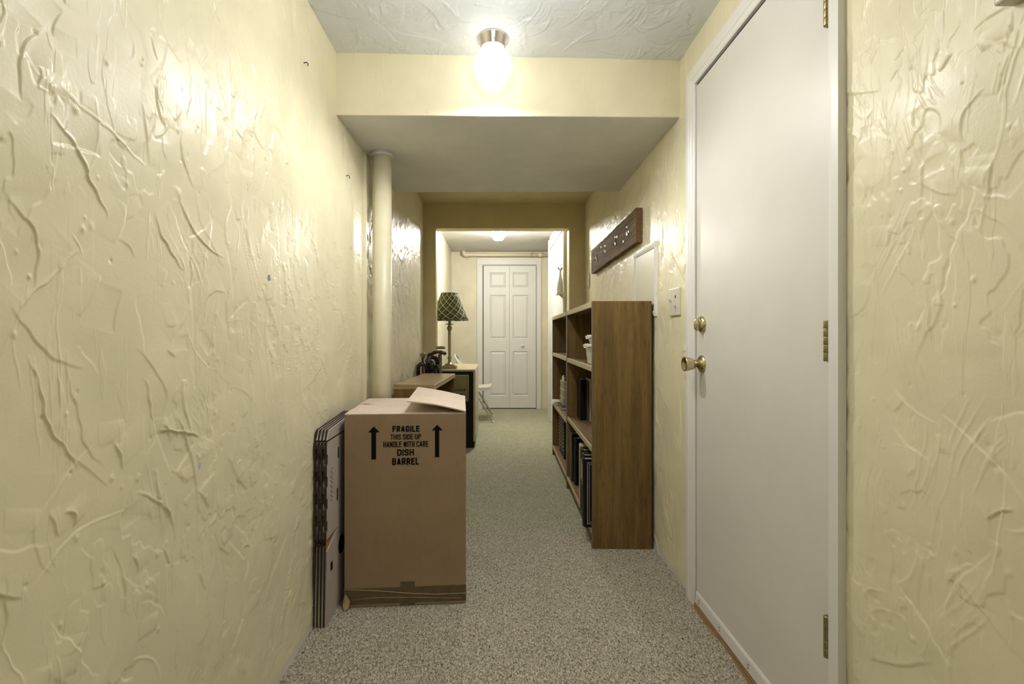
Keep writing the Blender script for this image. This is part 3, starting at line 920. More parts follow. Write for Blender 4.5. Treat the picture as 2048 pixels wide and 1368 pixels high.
for lab, w_, h_, cov, dy, mk in (('thick black binder at the far left of the middle shelf books', 0.036, 0.258, M['leather_black'], 0.06, False),
                             ('slim grey green book just right of the thick black binder', 0.013, 0.250, M['grey_cover'], 0.035, False),
                             ('slim cream edged book among the middle shelf books', 0.009, 0.262, M['cream_cover'], 0.025, False),
                             ('grey book with pale spine lettering on the middle shelf', 0.026, 0.258, M['grey_cover'], 0.012, True),
                             ('dark book nearest the bookcase side on the middle shelf', 0.024, 0.262, M['grey_cover'], 0.0, False)):
    spine_book(lab, sx, 2.950 + dy, 0.4866, w_, 0.15, h_, cov, BA, mk)
    sx += w_ + 0.0015

# big albums standing in the bottom compartment, spines towards the hallway
def album(label, y, th, h_, xo, cov, dep=0.27, lean=0.0, frame=False, cat='album', shiny=False):
    t = thing('photo_album', label, cat, (bx(y) + xo, y, 0.0855), BA, 'albums on the bottom shelf of the nearer bookcase')
    t.rotation_euler = (lean, 0, BA)
    dep = min(dep, 0.268 - xo)
    b = MB()
    b.box(0.006, dep, 0, 0.004, 0, h_); b.box(0.006, dep, th - 0.004, th, 0, h_)
    n = 8
    outer = [(0.008 - 0.011 * math.sin(a), th / 2 - th / 2 * math.cos(a)) for a in np.linspace(0, PI, n)]
    b.prism(outer, 2, 0, h_)
    part('cover', b, cov, t, bevel=0.0012, seg=1)
    b = MB(); b.box(0.010, dep - 0.006, 0.0042, th - 0.0042, 0.004, h_ - 0.006); part('pages', b, M['pages'], t)
    if frame:
        b = MB()
        for (i, wd) in ((0.017, 0.0022), (0.026, 0.0015)):
            x0, x1, z0, z1 = i, dep - i, i, h_ - i
            b.box(x0, x1, -0.0008, 0.0, z0, z0 + wd); b.box(x0, x1, -0.0008, 0.0, z1 - wd, z1)
            b.box(x0, x0 + wd, -0.0008, 0.0, z0, z1); b.box(x1 - wd, x1, -0.0008, 0.0, z0, z1)
        part('tooled_border', b, M['bin'], t)
    if shiny:
        b = MB(); b.box(-0.0042, -0.0030, th * 0.3, th * 0.7, h_ * 0.55, h_ * 0.85); part('spine_sheen', b, M['pages'], t)  # pale strip paints the sheen of the shiny spine
    return t
album('black album with tooled border facing forward nearest the bookcase side', 2.312, 0.048, 0.335, -0.034, M['leather_black'], frame=True)
album('black album with pale sheen painted on its spine second from the bookcase side', 2.364, 0.046, 0.340, -0.026, M['leather_black'], shiny=True)
album('dark brown album third from the bookcase side', 2.414, 0.050, 0.334, -0.016, M['leather_brown'])
album('black album fourth from the bookcase side', 2.468, 0.050, 0.340, -0.012, M['leather_black'], shiny=True)
album('thick brown album fifth from the bookcase side', 2.522, 0.058, 0.333, -0.010, M['leather_brown'])
album('cream spined album in the middle of the black albums', 2.584, 0.072, 0.336, -0.004, M['cream_cover'])
album('dark brown album behind the cream spined album', 2.660, 0.058, 0.330, 0.012, M['leather_brown'])
album('glossy black album leaning at the far end of the bottom shelf', 3.04, 0.052, 0.315, 0.012, M['gloss_black'], lean=math.radians(4))
album('black album leaning against the glossy one near the far end', 2.965, 0.050, 0.300, 0.022, M['leather_black'], lean=math.radians(5))

# ---- things in the far bookcase
for i in range(4):
    y = 3.585 + i * 0.082
    t = thing('reference_book', ('nearest of four black gilt books on the bottom shelf', 'second nearest black gilt book on the bottom shelf', 'third black gilt book on the bottom shelf counting from the near end', 'farthest black gilt book on the bottom shelf')[i], 'book', (bx(y) + 0.036, y, 0.0855), BA, 'black gilt books on the bottom shelf of the further bookcase')
    b = MB(); n = 8
    th, h_ = 0.072, 0.315 - 0.006 * (i % 2)
    b.prism([(0.010 - 0.014 * math.sin(a), th / 2 - th / 2 * math.cos(a)) for a in np.linspace(0, PI, n)], 2, 0, h_)
    b.box(0.008, 0.21, 0, 0.004, 0, h_); b.box(0.008, 0.21, th - 0.004, th, 0, h_)
    part('cover', b, M['leather_black'], t)
    b = MB(); b.box(0.011, 0.205, 0.0042, th - 0.0042, 0.004, h_ - 0.006); part('pages', b, M['pages'], t)
    b = MB()
    for k in range(9):
        z = 0.06 + k * 0.027
        for dy in (0.3, 0.5, 0.7):
            b.box(-0.0052, -0.0028, th * dy - 0.004, th * dy + 0.004, z, z + 0.007)
    part('gilt_tooling', b, M['gold'], t)['kind'] = 'stuff'

t = thing('book', 'flat brown book lying under the beige boxes on the further bookcase', 'book', (bx(3.62) + 0.018, 3.60, 0.4563), BA)
b = MB(); b.box(0, 0.21, 0, 0.29, 0, 0.004); b.box(0, 0.21, 0, 0.29, 0.024, 0.028); b.box(0.205, 0.21, 0, 0.29, 0, 0.028); part('cover', b, M['leather_brown'], t)
b = MB(); b.box(0.003, 0.204, 0.003, 0.287, 0.0042, 0.0238); part('pages', b, M['pages'], t)
zc_ = 0.4843
for i, (h_, dy, l_, dx) in enumerate(((0.062, 0.035, 0.235, 0.0), (0.058, 0.055, 0.215, 0.006), (0.062, 0.085, 0.19, 0.012))):
    t = thing('card_box', ('lowest beige box of the stack on the further bookcase', 'middle beige box of the stack on the further bookcase', 'topmost beige box of the stack on the further bookcase')[i], 'box',
              (bx(3.62) + 0.034 + dx, 3.60 + dy, zc_), BA + 0.02 * (i - 1), 'beige boxes on the further bookcase')
    b = MB(); b.box(0, 0.15, 0, l_, 0, h_ * 0.62); part('box_body', b, M['beige_box'], t, bevel=0.002)
    b = MB(); b.box(-0.002, 0.152, -0.002, l_ + 0.002, h_ * 0.62, h_ - 0.0005); part('box_lid', b, M['beige_box'], t, bevel=0.002)
    zc_ += h_
t = thing('camera_pouch', 'small black pouch with white strap on top of the beige boxes', 'pouch', (bx(3.75) + 0.06, 3.70, zc_), BA)
b = MB(); b.box(0, 0.09, 0.02, 0.15, 0, 0.028); part('pouch_body', b, M['leather_black'], t, bevel=0.009)
b = MB(); b.tube([(-0.012, 0.02, 0.004), (-0.010, 0.06, 0.012), (-0.006, 0.10, 0.022), (0.002, 0.14, 0.034), (0.03, 0.16, 0.03), (0.06, 0.165, 0.004)], 0.008, 8); part('strap', b, M['paper'], t)
for i in range(4):
    y = 3.895 - i * 0.004
    t = thing('magazine', ('lowest white magazine sliding off the further bookcase shelf', 'second white magazine up from the shelf of the further bookcase', 'third white magazine up, sliding forward', 'top white magazine of the sliding stack')[i], 'magazine',
              (bx(y) - 0.026 + 0.006 * i, y, 0.4565 + 0.0072 * i), BA + 0.03 * i, 'magazines sliding off the further bookcase shelf')
    b = MB(); b.box(0, 0.19, 0.0, 0.145, 0, 0.0066); part('cover', b, M['paper'], t, bevel=0.001)
    b = MB()
    for k in range(3):
        b.box(0.012 + 0.02 * k, 0.020 + 0.02 * k, 0.02, 0.11, 0.0066, 0.0070)
    part('print', b, M['grey_cover'], t)['kind'] = 'stuff'

# ------------------------------------------------------------------ things on the right wall
t = thing('rustic_plank', 'rough dark wooden plank fixed to the right wall above the bookcases', 'plank', (0.733, 2.455, 1.512))
b = MB()
ny = 25
rs = np.random.RandomState(4)
rows = []
for i in range(ny):
    y = 1.215 * i / (ny - 1)
    e0, e1 = rs.normal(0, 0.0015), rs.normal(0, 0.0015)
    dx = y * 0.012
    z_ = -0.006 * i / (ny - 1)
    rows.append([(dx, y, e0 + z_), (dx, y, 0.177 + e1 + z_), (0.034 + dx, y, 0.177 + e1 + z_), (0.034 + dx, y, e0 + z_)])
vs = [q for r in rows for q in r]
fs = []
for i in range(ny - 1):
    for k in range(4):
        fs.append((i * 4 + k, i * 4 + (k + 1) % 4, (i + 1) * 4 + (k + 1) % 4, (i + 1) * 4 + k))
b.add(vs, fs, 0)
b.add(rows[0], [(0, 1, 2, 3)], 1)
b.add(rows[-1], [(3, 2, 1, 0)], 1)
pb = part('plank_board', b, [M['rustic'], M['rustic_end']], t)
for (yy, zz) in ((0.14, 0.085), (0.40, 0.11), (0.70, 0.08), (0.98, 0.06), (0.25, 0.05), (0.85, 0.13)):
    b = MB(); b.lathe([(0.012, -0.0015), (0.007, -0.0022), (0.0, -0.0022)], c=(yy * 0.012, yy, zz), ax=0, n=14)
    part('knot', b, M['cane_brown'], pb)
for yy in (0.17, 0.44, 0.72, 1.0):
    b = MB(); d = yy * 0.012
    b.tube([(d - 0.001, yy, 0.115), (d - 0.006, yy, 0.085), (d - 0.008, yy, 0.072), (d - 0.022, yy, 0.066), (d - 0.026, yy, 0.080)], 0.0028, 8)
    b.box(d - 0.003, d, yy - 0.006, yy + 0.006, 0.07, 0.12)
    part('coat_hook', b, M['steel'], t)

def xwall(y):
    return float(xr(np.array([y]))[0])
t = thing('electrical_panel', 'square cream access panel with white frame on the right wall', 'panel', (xwall(2.41) - 0.001, 2.412, 1.117))
b = MB(); W_, H_ = 0.178, 0.357
b.box(-0.004, 0.004, -W_ + 0.03, W_ - 0.03, 0.03, H_ - 0.03); part('panel_door', b, M['panel_paint'], t, bevel=0.002)
for (y0, y1, z0, z1) in ((-W_, W_, 0, 0.032), (-W_, W_, H_ - 0.032, H_)):
    b = MB(); b.prism([(0.004, z0), (-0.006, z0 + 0.004), (-0.010, z0 + 0.016), (-0.006, z1 - 0.004), (0.004, z1)], 1, y0, y1); part('frame_rail', b, M['white_paint'], t)
for (y0, y1) in ((-W_, -W_ + 0.032), (W_ - 0.032, W_)):
    b = MB(); b.prism([(0.004, y0), (-0.006, y0 + 0.004), (-0.0102, y0 + 0.016), (-0.006, y1 - 0.004), (0.004, y1)], 2, 0.0, H_); part('frame_stile', b, M['white_paint'], t)

def toggle(b, y, z, up):
    s = 1 if up else -1
    b.prism([(-0.006, z - 0.006), (-0.006, z + 0.006), (-0.019, z + 0.004 + 0.009 * s), (-0.019, z - 0.002 + 0.009 * s)], 1, y - 0.0045, y + 0.0045)
t = thing('switch_plate', 'ivory double light switch plate beside the white door', 'switch', (XR - 0.002, 2.003, 1.108))
b = MB(); b.box(-0.007, 0.004, -0.058, 0.058, 0, 0.116); part('cover_plate', b, M['plastic'], t, bevel=0.003)
b = MB(); toggle(b, 0.027, 0.062, True); part('toggle', b, M['plastic'], t)
b = MB(); toggle(b, -0.022, 0.046, False); part('toggle', b, M['plastic'], t)
b = MB(); b.box(-0.0085, -0.006, -0.030, -0.014, 0.028, 0.090); part('device_strap', b, M['plastic'], t, bevel=0.001)
b = MB(); b.box(-0.0095, -0.008, -0.026, -0.018, 0.074, 0.086); part('slot', b, M['ink'], t)
for (yy, zz) in ((0.027, 0.088), (0.027, 0.028), (-0.022, 0.100), (-0.022, 0.018)):
    b = MB(); b.lathe([(0.003, -0.0075), (0.003, -0.0065)], c=(0, yy, zz), ax=0, n=10); part('screw', b, M['steel'], t)
t = thing('switch_plate', 'plain ivory switch plate at the far end of the right wall', 'switch', (xwall(3.96) - 0.003, 3.955, 1.43))
b = MB(); b.box(-0.008, 0.004, -0.037, 0.037, 0, 0.116); part('cover_plate', b, M['plastic'], t, bevel=0.004)
b = MB(); toggle(b, 0, 0.058, True); part('toggle', b, M['plastic'], t)
t = thing('wall_box', 'small ivory box high on the right wall at the picture edge', 'box', (XR, 0.615, 1.507))
b = MB(); b.box(-0.030, 0.003, -0.085, 0.085, 0, 0.11); part('box_body', b, M['plastic'], t, bevel=0.004)
b = MB(); b.box(-0.033, -0.030, -0.075, 0.075, 0.01, 0.10); part('box_cover', b, M['plastic'], t, bevel=0.002)

for (y, z, lab) in ((1.577, 1.933, 'small bent dark nail high on the left wall'), (2.027, 1.709, 'small bent dark nail on the left wall below the beam')):
    b = MB(); b.tube([(XL - 0.004, y, z), (XL + 0.012, y, z + 0.002), (XL + 0.016, y - 0.003, z - 0.004), (XL + 0.016, y - 0.004, z - 0.012)], 0.0016, 6)
    tag(part('nail', b, M['nail']), lab, 'nail', 'bent nails in the left wall')

# ------------------------------------------------------------------ big carton
BXW, BXD, BXH, TH = 0.456, 0.458, 0.727, 0.005
t = thing('moving_box', 'large brown moving carton printed fragile, standing by the left wall', 'box', (-0.566, 1.774, 0), math.atan2(0.032, 0.456))
b = MB()
n = 13
def wavy(x0, y0, x1, y1, nx, ny_, z):
    pass
b.box(0, BXW, 0, TH, 0.001, BXH); b.box(0, BXW, BXD - TH, BXD, 0.001, BXH)
b.box(0, TH, TH, BXD - TH, 0.001, BXH); b.box(BXW - TH, BXW, TH, BXD - TH, 0.001, BXH)
b.box(TH, BXW - TH, TH, BXD - TH, 0.001, 0.006)
part('carton_body', b, M['kraft'], t, bevel=0.0025)
half = BXD / 2
b = MB(); b.box(0.003, BXW * 0.5 - 0.002, 0.003, BXD - 0.003, BXH - 0.0075, BXH - 0.003)
part('carton_flap', b, M['kraft_in'], t, label='left inner flap')
def bent_flap(y0, y1, name, lab):
    b = MB()
    nx, ny_ = 12, 6
    rs = np.random.RandomState(len(lab))
    top = [[(0.002 + (BXW - 0.004) * i / nx, y0 + (y1 - y0) * j / ny_,
             BXH + 0.001 + (0.0022 * math.sin(i * 1.3 + j) + rs.uniform(0, 0.0014)) * math.sin(PI * j / ny_) ) for j in range(ny_ + 1)] for i in range(nx + 1)]
    vs = [p for r in top for p in r]
    k = len(vs)
    vs += [(x, y, z - 0.0035) for x, y, z in vs]
    fs = []
    for i in range(nx):
        for j in range(ny_):
            a = i * (ny_ + 1) + j
            fs.append((a, a + ny_ + 1, a + ny_ + 2, a + 1)); fs.append((a + k + 1, a + ny_ + 2 + k, a + ny_ + 1 + k, a + k))
    for i in range(nx):
        a, c = i * (ny_ + 1), (i + 1) * (ny_ + 1)
        fs.append((a, a + k, c + k, c)); fs.append((a + ny_, c + ny_, c + ny_ + k, a + ny_ + k))
    for j in range(ny_):
        a, c = j, nx * (ny_ + 1) + j
        fs.append((a, a + 1, a + 1 + k, a + k)); fs.append((c, c + k, c + 1 + k, c + 1))
    b.add(vs, fs)
    return part(name, b, M['kraft_lit'], t, label=lab)
bent_flap(0.001, half - 0.002, 'carton_flap', 'front flap folded flat')
bent_flap(half + 0.001, BXD - 0.001, 'carton_flap', 'back flap folded flat')
b = MB()
a = math.radians(11.5)
L = 0.228
ns = 8
prof = []
for i in range(ns + 1):
    d = L * i / ns
    prof.append((BXW - 0.001 - d * math.cos(a), BXH + 0.004 + d * math.sin(a) + 0.004 * math.sin(PI * i / ns)))
poly = prof + [(x + 0.0008, z + 0.0042) for x, z in prof[::-1]]
b.prism(poly, 1, 0.0, BXD)
for i, q in enumerate(b.v):
    if q[1] < 0.01 and q[0] < BXW * 0.75:
        b.v[i] = (q[0], q[1] + (BXW * 0.75 - q[0]) * 0.05, q[2] - (BXW * 0.75 - q[0]) * 0.05)
part('carton_flap', b, M['kraft_lit'], t, label='right flap standing half open')
b = MB(); b.add([(0.004, 0.262, BXH + 0.0045), (0.030, 0.245, BXH + 0.0045), (0.075, 0.246, BXH + 0.0045), (0.032, 0.256, BXH + 0.0045)], [(0, 1, 2, 3)])
part('tear', b, M['leather_brown'], t)
# lettering on the front face
def ux(px):                       # measured across the printed face
    return (px - 684.5) / 246.5 * BXW
def vz(py):
    return BXH - (py - 828.0) / 528.0
for s, x0, x1, y0, y1, bd in (('FRAGILE', 781.2, 836.0, 851.9, 864.2, 0.21), ('THIS SIDE UP', 777.2, 839.0, 868.6, 879.2, 0.15),
                          ('HANDLE WITH CARE', 762.9, 854.0, 882.8, 894.4, 0.15), ('DISH', 790.7, 824.5, 898.6, 911.4, 0.20), ('BARREL', 780.5, 835.0, 916.1, 930.0, 0.20)):
    me = text_mesh(s, ux(x1) - ux(x0), vz(y0) - vz(y1), bd)
    o = put('printed_line', me, t)
    o.location = (ux(x0), -0.0004, vz(y1))
for x0, xs0, xs1, x1, tip, hb, bot in ((732.3, 738.8, 748.2, 755.4, 852.1, 864.2, 917.9), (861.2, 867.4, 876.2, 883.8, 850.6, 862.0, 915.8)):
    b = MB()
    q = [(xs0, bot), (xs1, bot), (xs1, hb), (x1, hb), ((xs0 + xs1) / 2, tip), (x0, hb), (xs0, hb)]
    b.add([(ux(x), -0.0008, vz(y)) for x, y in q], [(0, 1, 2, 6), (5, 6, 2, 3, 4)])
    part('printed_arrow', b, M['ink'], t)
b = MB(); b.box(-0.001, BXW + 0.001, -0.0012, 0.0, 0.012, 0.072)
part('packing_tape', b, M['tape'], t, label='brown tape along the bottom edge')
b = MB(); b.box(0.208, 0.262, -0.0020, -0.0010, 0.005, 0.092)
part('packing_tape', b, M['tape'], t, label='short upright strip of tape')
b = MB(); b.tube([(0.0, -0.0018, 0.070), (0.12, -0.0022, 0.062), (0.25, -0.0022, 0.047), (0.35, -0.002, 0.040), (0.455, -0.0016, 0.041)], 0.0013, 6)
part('tape_wrinkle', b, M['tape_light'], t)
b = MB(); b.tube([(0.03, -0.0016, 0.030), (0.12, -0.002, 0.036), (0.26, -0.002, 0.032), (0.44, -0.0016, 0.022)], 0.0010, 6)
part('tape_wrinkle', b, M['tape_light'], t)
b = MB(); b.add([(0.004, -0.002, 0.055), (0.024, -0.010, 0.030), (0.020, -0.020, 0.012), (0.006, -0.024, 0.002), (-0.002, -0.010, 0.020),
                 (0.004, -0.0028, 0.0545), (0.023, -0.0112, 0.0295), (0.019, -0.021, 0.0115), (0.005, -0.0245, 0.0015), (-0.003, -0.011, 0.0195)],
                [(0, 1, 4), (1, 2, 3, 4), (5, 9, 6), (6, 9, 8, 7), (0, 5, 6, 1), (1, 6, 7, 2), (2, 7, 8, 3), (3, 8, 9, 4), (4, 9, 5, 0)])
part('loose_tape', b, M['tape_light'], t, label='loose end of tape at the lower left corner')

# ------------------------------------------------------------------ folded cartons between the box and the wall
def folded_carton(i):
    x = -0.6362 + i * 0.0117
    t = thing('folded_carton', ('flattened carton closest to the left wall', 'second flattened carton from the left wall', 'third flattened carton from the left wall', 'pale faced flattened carton nearest the big brown box')[i],
              'carton', (x, 1.652, 0), 0, 'flattened cartons beside the big box')
    t.rotation_euler = (0, math.radians(0.25), 0)
    D = 0.33
    def notched(z0, z1, ph, dep):
        q = [(D, z0), (0, z0)]
        z, k = z0 + 0.02 + 0.03 * ph, 0
        while z + 0.045 < z1:
            q += [(0, z), (dep, z + 0.004), (dep, z + 0.036), (0, z + 0.040)]
            z += 0.078
        return q + [(0.0, z1), (D, z1)]
    pale = M['kraft_white']
    def lay(name, x0, x1, poly, m, par=t, lab=None):
        b = MB(); b.prism(poly, 0, x0, x1); b.mi = [0, 0] + [1] * (len(b.mi) - 2); return part(name, b, [m, M['kraft_edge'] if m is not pale or name == 'outer_panel' else M['kraft_white']], par, label=lab)
    lay('inner_panel', 0.0003, 0.0050, notched(0.300, 0.640, (i % 2) * 0.5, 0.007), M['kraft_edge'])
    fp = lay('outer_panel', 0.0056, 0.0108, notched(0.308, 0.650, ((i + 1) % 2) * 0.6 + 0.2, 0.008), pale)
    lay('bottom_flap', 0.0010, 0.0046, [(D, 0.002), (0.002, 0.002), (0.0, 0.284), (D, 0.286)], M['kraft_edge'])
    lay('bottom_flap', 0.0052, 0.0096, [(D, 0.0), (0.0, 0.0), (0.010, 0.278), (D, 0.292)] if i < 3 else [(D, 0.0), (0.0, 0.0), (0.010, 0.262), (0.17, 0.322), (D, 0.322)], pale)
    lay('top_flap', 0.0004, 0.0044, [(D, 0.645), (0.004, 0.645), (0.020, 0.690), (D, 0.710)], M['kraft_edge'])
    lay('top_flap', 0.0054, 0.0102, [(D, 0.655), (0.006, 0.655), (0.026, 0.688), (D, 0.706)], pale)
    lay('tuck_flap', 0.0049, 0.0053, [(D, 0.24), (0.010, 0.24), (0.010, 0.34), (D, 0.36)], M['kraft_orange'])
    if i == 3:
        for (y0, z0, z1) in ((0.115, 0.565, 0.606), (0.105, 0.410, 0.455)):
            b = MB(); b.prism([(y0, z0), (y0 + 0.012, z0), (y0 + 0.012, z1), (y0, z1)], 0, 0.0107, 0.0111); part('hand_slot', b, M['ink'], fp)
        b = MB()
        for k in range(14):
            b.box(0.0107, 0.0110, 0.040 + 0.010 * (k % 2), 0.047 + 0.010 * (k % 2), 0.43 + 0.0085 * k, 0.436 + 0.0085 * k)
        part('printed_marks', b, M['leather_brown'], fp)['kind'] = 'stuff'
        b = MB(); b.box(0.0095, 0.0099, 0.045, 0.066, 0.175, 0.207); part('printed_mark', b, M['ink'], t)
        b = MB(); b.lathe([(0.036, 0.0095), (0.036, 0.0100)], c=(0, 0.165, 0.225), ax=0, n=20); part('hand_hole', b, M['ink'], t)
    return t
for i in range(4):
    folded_carton(i)

# ------------------------------------------------------------------ low bookcase against the left wall
ang = -math.atan2(0.048, 0.84)
t = thing('low_bookcase', 'low walnut bookcase with open front behind the big carton', 'bookcase', (-0.356, 2.772, 0), ang)
D, Ln, Ht = 0.24, 0.845, 0.737
b = MB(); b.box(-D, -0.001, -0.001, Ln, Ht - 0.028, Ht); tp = part('top_board', b, M['table_top'], t, bevel=0.0015)
b = MB(); b.box(-0.001, 0.003, -0.001, Ln, Ht - 0.030, Ht); part('edge_band', b, M['edge_band'], tp, bevel=0.001)
for yy in (0, Ln - 0.018):
    b = MB(); b.box(-D, 0, yy, yy + 0.018, 0, Ht - 0.0285); part('side_panel', b, M['walnut'], t, bevel=0.001)
b = MB(); b.box(-D, -D + 0.005, 0.018, Ln - 0.018, 0.02, Ht - 0.03); part('back_panel', b, M['walnut_shaded'], t)
for z in (0.08, 0.37):
    b = MB(); b.box(-D + 0.006, -0.002, 0.0185, Ln - 0.0185, z - 0.02, z); part('shelf', b, M['walnut_shaded'], t)
b = MB(); b.box(-0.045, -0.03, 0.018, Ln - 0.018, 0, 0.06); part('kick_board', b, M['walnut_shaded'], t)

# ------------------------------------------------------------------ walking sticks behind the low bookcase
def crook_stick(label, x, y, top, r, rad, az, mats, lean=(0.0, 0.0)):
    t = thing('walking_stick', label, 'walking stick', (x, y, 0), 0, 'walking sticks behind the low bookcase')
    d = Vector((math.cos(az), math.sin(az), 0))
    zc = top - rad - r
    lx, ly = lean
    base = Vector((-lx, -ly, 0))
    b = MB(); b.tube([base, Vector((0, 0, zc - 0.06))], [r * 0.55, r * 0.75], 12); part('shaft', b, M['cane_brown'] if mats == 'brown' else M['gloss_black'], t)
    pts = [Vector((0, 0, zc - 0.06)), Vector((0, 0, zc - 0.02))]
    for a in np.linspace(0, PI * 1.05, 14):
        pts.append(Vector((0, 0, zc)) + d * (rad - rad * math.cos(a)) + Vector((0, 0, rad * math.sin(a))))
    pts.append(pts[-1] + Vector((0, 0, -0.05)))
    b = MB(); b.tube(pts, [r] * (len(pts) - 1) + [r * 0.9], 14); part('handle', b, M['gloss_black'], t)
    return t
crook_stick('black crook handled stick nearest the left wall', -0.600, 3.690, 0.822, 0.016, 0.032, 0.25, 'black', (0.0, -0.02))
crook_stick('black crook handled stick with its hook turned sideways', -0.522, 3.745, 0.845, 0.017, 0.036, -1.1, 'black', (0.0, -0.02))
crook_stick('tallest black crook handled stick in the bundle', -0.545, 3.80, 0.872, 0.018, 0.042, 0.35, 'black')
crook_stick('black stick with a small hook near the bundle middle', -0.485, 3.79, 0.800, 0.013, 0.026, -0.9, 'black')
def knob_stick(label, x, y, top, kind):
    t = thing('walking_stick', label, 'walking stick', (x, y, 0), 0, 'walking sticks behind the low bookcase')
    b = MB(); b.tube([(0, 0, 0), (0, 0, top - 0.03)], [0.008, 0.012], 12); part('shaft', b, M['cane_brown'], t)
    b = MB()
    if kind == 'derby':
        b.tube([(-0.055, 0, top - 0.020), (-0.045, 0, top - 0.014), (-0.015, 0, top - 0.012), (0.015, 0, top - 0.014), (0.042, 0.0, top - 0.020), (0.052, 0, top - 0.034)], [0.006, 0.012, 0.014, 0.014, 0.015, 0.012], 12)
        part('handle', b, M['cane_brown'], t)
    elif kind == 'olive':
        b.tube([(-0.040, 0, top - 0.016), (-0.028, 0, top - 0.010), (0.0, 0, top - 0.008), (0.026, 0, top - 0.010), (0.036, 0, top - 0.014)], [0.006, 0.012, 0.013, 0.013, 0.008], 12)
        part('handle', b, M['cane_olive'], t)
    else:
        b.lathe([(0.010, top - 0.05), (0.020, top - 0.038), (0.024, top - 0.020), (0.018, top - 0.006), (0.0, top)], n=18)
        part('handle', b, M['cane_olive'], t)
knob_stick('dark brown stick with a straight tee handle', -0.455, 3.86, 0.905, 'derby')
knob_stick('stick with an olive brown bar handle above the others', -0.455, 3.96, 0.935, 'olive')
knob_stick('stick topped by a round olive knob near the left wall', -0.585, 3.83, 0.895, 'knob')
t = thing('folded_umbrella', 'folded black umbrella with a bar handle among the walking sticks', 'umbrella', (-0.555, 3.95, 0))
b = MB(); b.lathe([(0.006, 0), (0.010, 0.05), (0.030, 0.55), (0.022, 0.78), (0.010, 0.84)], n=16); part('canopy', b, M['leather_black'], t)
b = MB(); b.tube([(-0.01, 0, 0.83), (0.0, 0, 0.868), (0.03, 0.0, 0.878), (0.085, 0, 0.892)], [0.010, 0.012, 0.012, 0.011], 12); part('handle', b, M['gloss_black'], t)

# ------------------------------------------------------------------ cabinet, bag and lamp in the far room
t = thing('cabinet', 'cream cabinet with black front in the far room under the lamp', 'cabinet', (-0.39, 4.32, 0))
b = MB(); b.box(-0.205, 0.21, 0.0, 0.87, 0.700, 0.718); part('top_panel', b, M['cabinet_cream'], t, bevel=0.003)
for x0 in (-0.205, 0.192):
    b = MB(); b.box(x0, x0 + 0.018, 0.0, 0.87, 0.06, 0.6995); part('side_panel', b, M['cabinet_cream'], t, bevel=0.002)
b = MB(); b.box(-0.187, 0.192, 0.006, 0.024, 0.0, 0.6995); part('front_panel', b, M['cabinet_black'], t)
b = MB(); b.box(-0.187, 0.192, 0.85, 0.868, 0.0, 0.6995); part('back_panel', b, M['cabinet_black'], t)
b = MB(); b.box(-0.205, 0.200, 0.024, 0.85, 0, 0.06); part('plinth', b, M['cabinet_black'], t)

t = thing('cloth_bag', 'olive gold cloth bag with dark lettering hanging on the black cabinet front', 'bag', (-0.352, 4.3095, 0.425))
nx, nz = 10, 12
W_, H_ = 0.22, 0.243
vs = []
rs = np.random.RandomState(9)
for j in range(nz + 1):
    for i in range(nx + 1):
        x = -W_ / 2 + W_ * i / nx
        e = min(i, nx - i) / nx * min(1, j / 2) * min(1, (nz - j) / 2)
        vs.append((x + 0.002 * math.sin(j), -0.003 - 0.006 * e * (1.2 + math.sin(i * 1.1 + j * 0.8)), H_ * j / nz))
k = len(vs)
vs += [(x, 0.010, z) for x, y, z in vs]
fs = []
for j in range(nz):
    for i in range(nx):
        a = j * (nx + 1) + i
        fs.append((a, a + 1, a + nx + 2, a + nx + 1)); fs.append((a + k, a + nx + 1 + k, a + nx + 2 + k, a + 1 + k))
for i in range(nx):
    fs.append((i, i + k, i + 1 + k, i + 1)); a = nz * (nx + 1) + i; fs.append((a, a + 1, a + 1 + k, a + k))
for j in range(nz):
    a = j * (nx + 1); fs.append((a, a + nx + 1, a + nx + 1 + k, a + k)); a += nx; fs.append((a, a + k, a + nx + 1 + k, a + nx + 1))
b = MB(); b.add(vs, fs, 0, True); part('bag_body', b, M['bag'], t)
b = MB(); b.tube([(W_ / 2 - 0.001, -0.004, 0.0), (W_ / 2, -0.004, H_)], 0.0026, 6); b.tube([(-W_ / 2, -0.004, H_ - 0.001), (W_ / 2, -0.004, H_ - 0.001)], 0.0028, 6)
part('hem', b, M['bag_hem'], t)
me = text_mesh('RT CLAYS', 0.098, 0.017, 0.2)
o = put('printed_line', me, t); o.location = (-0.017, -0.0175, 0.100)
b = MB()
q = [(0.030, 0.046), (0.036, 0.052), (0.036, 0.062), (0.026, 0.070), (0.034, 0.074), (0.046, 0.072), (0.060, 0.078), (0.056, 0.066), (0.048, 0.056), (0.040, 0.046)]
b.prism([(x, z) for x, z in q], 1, -0.0178, -0.0168)
part('printed_bird', b, M['ink'], t)

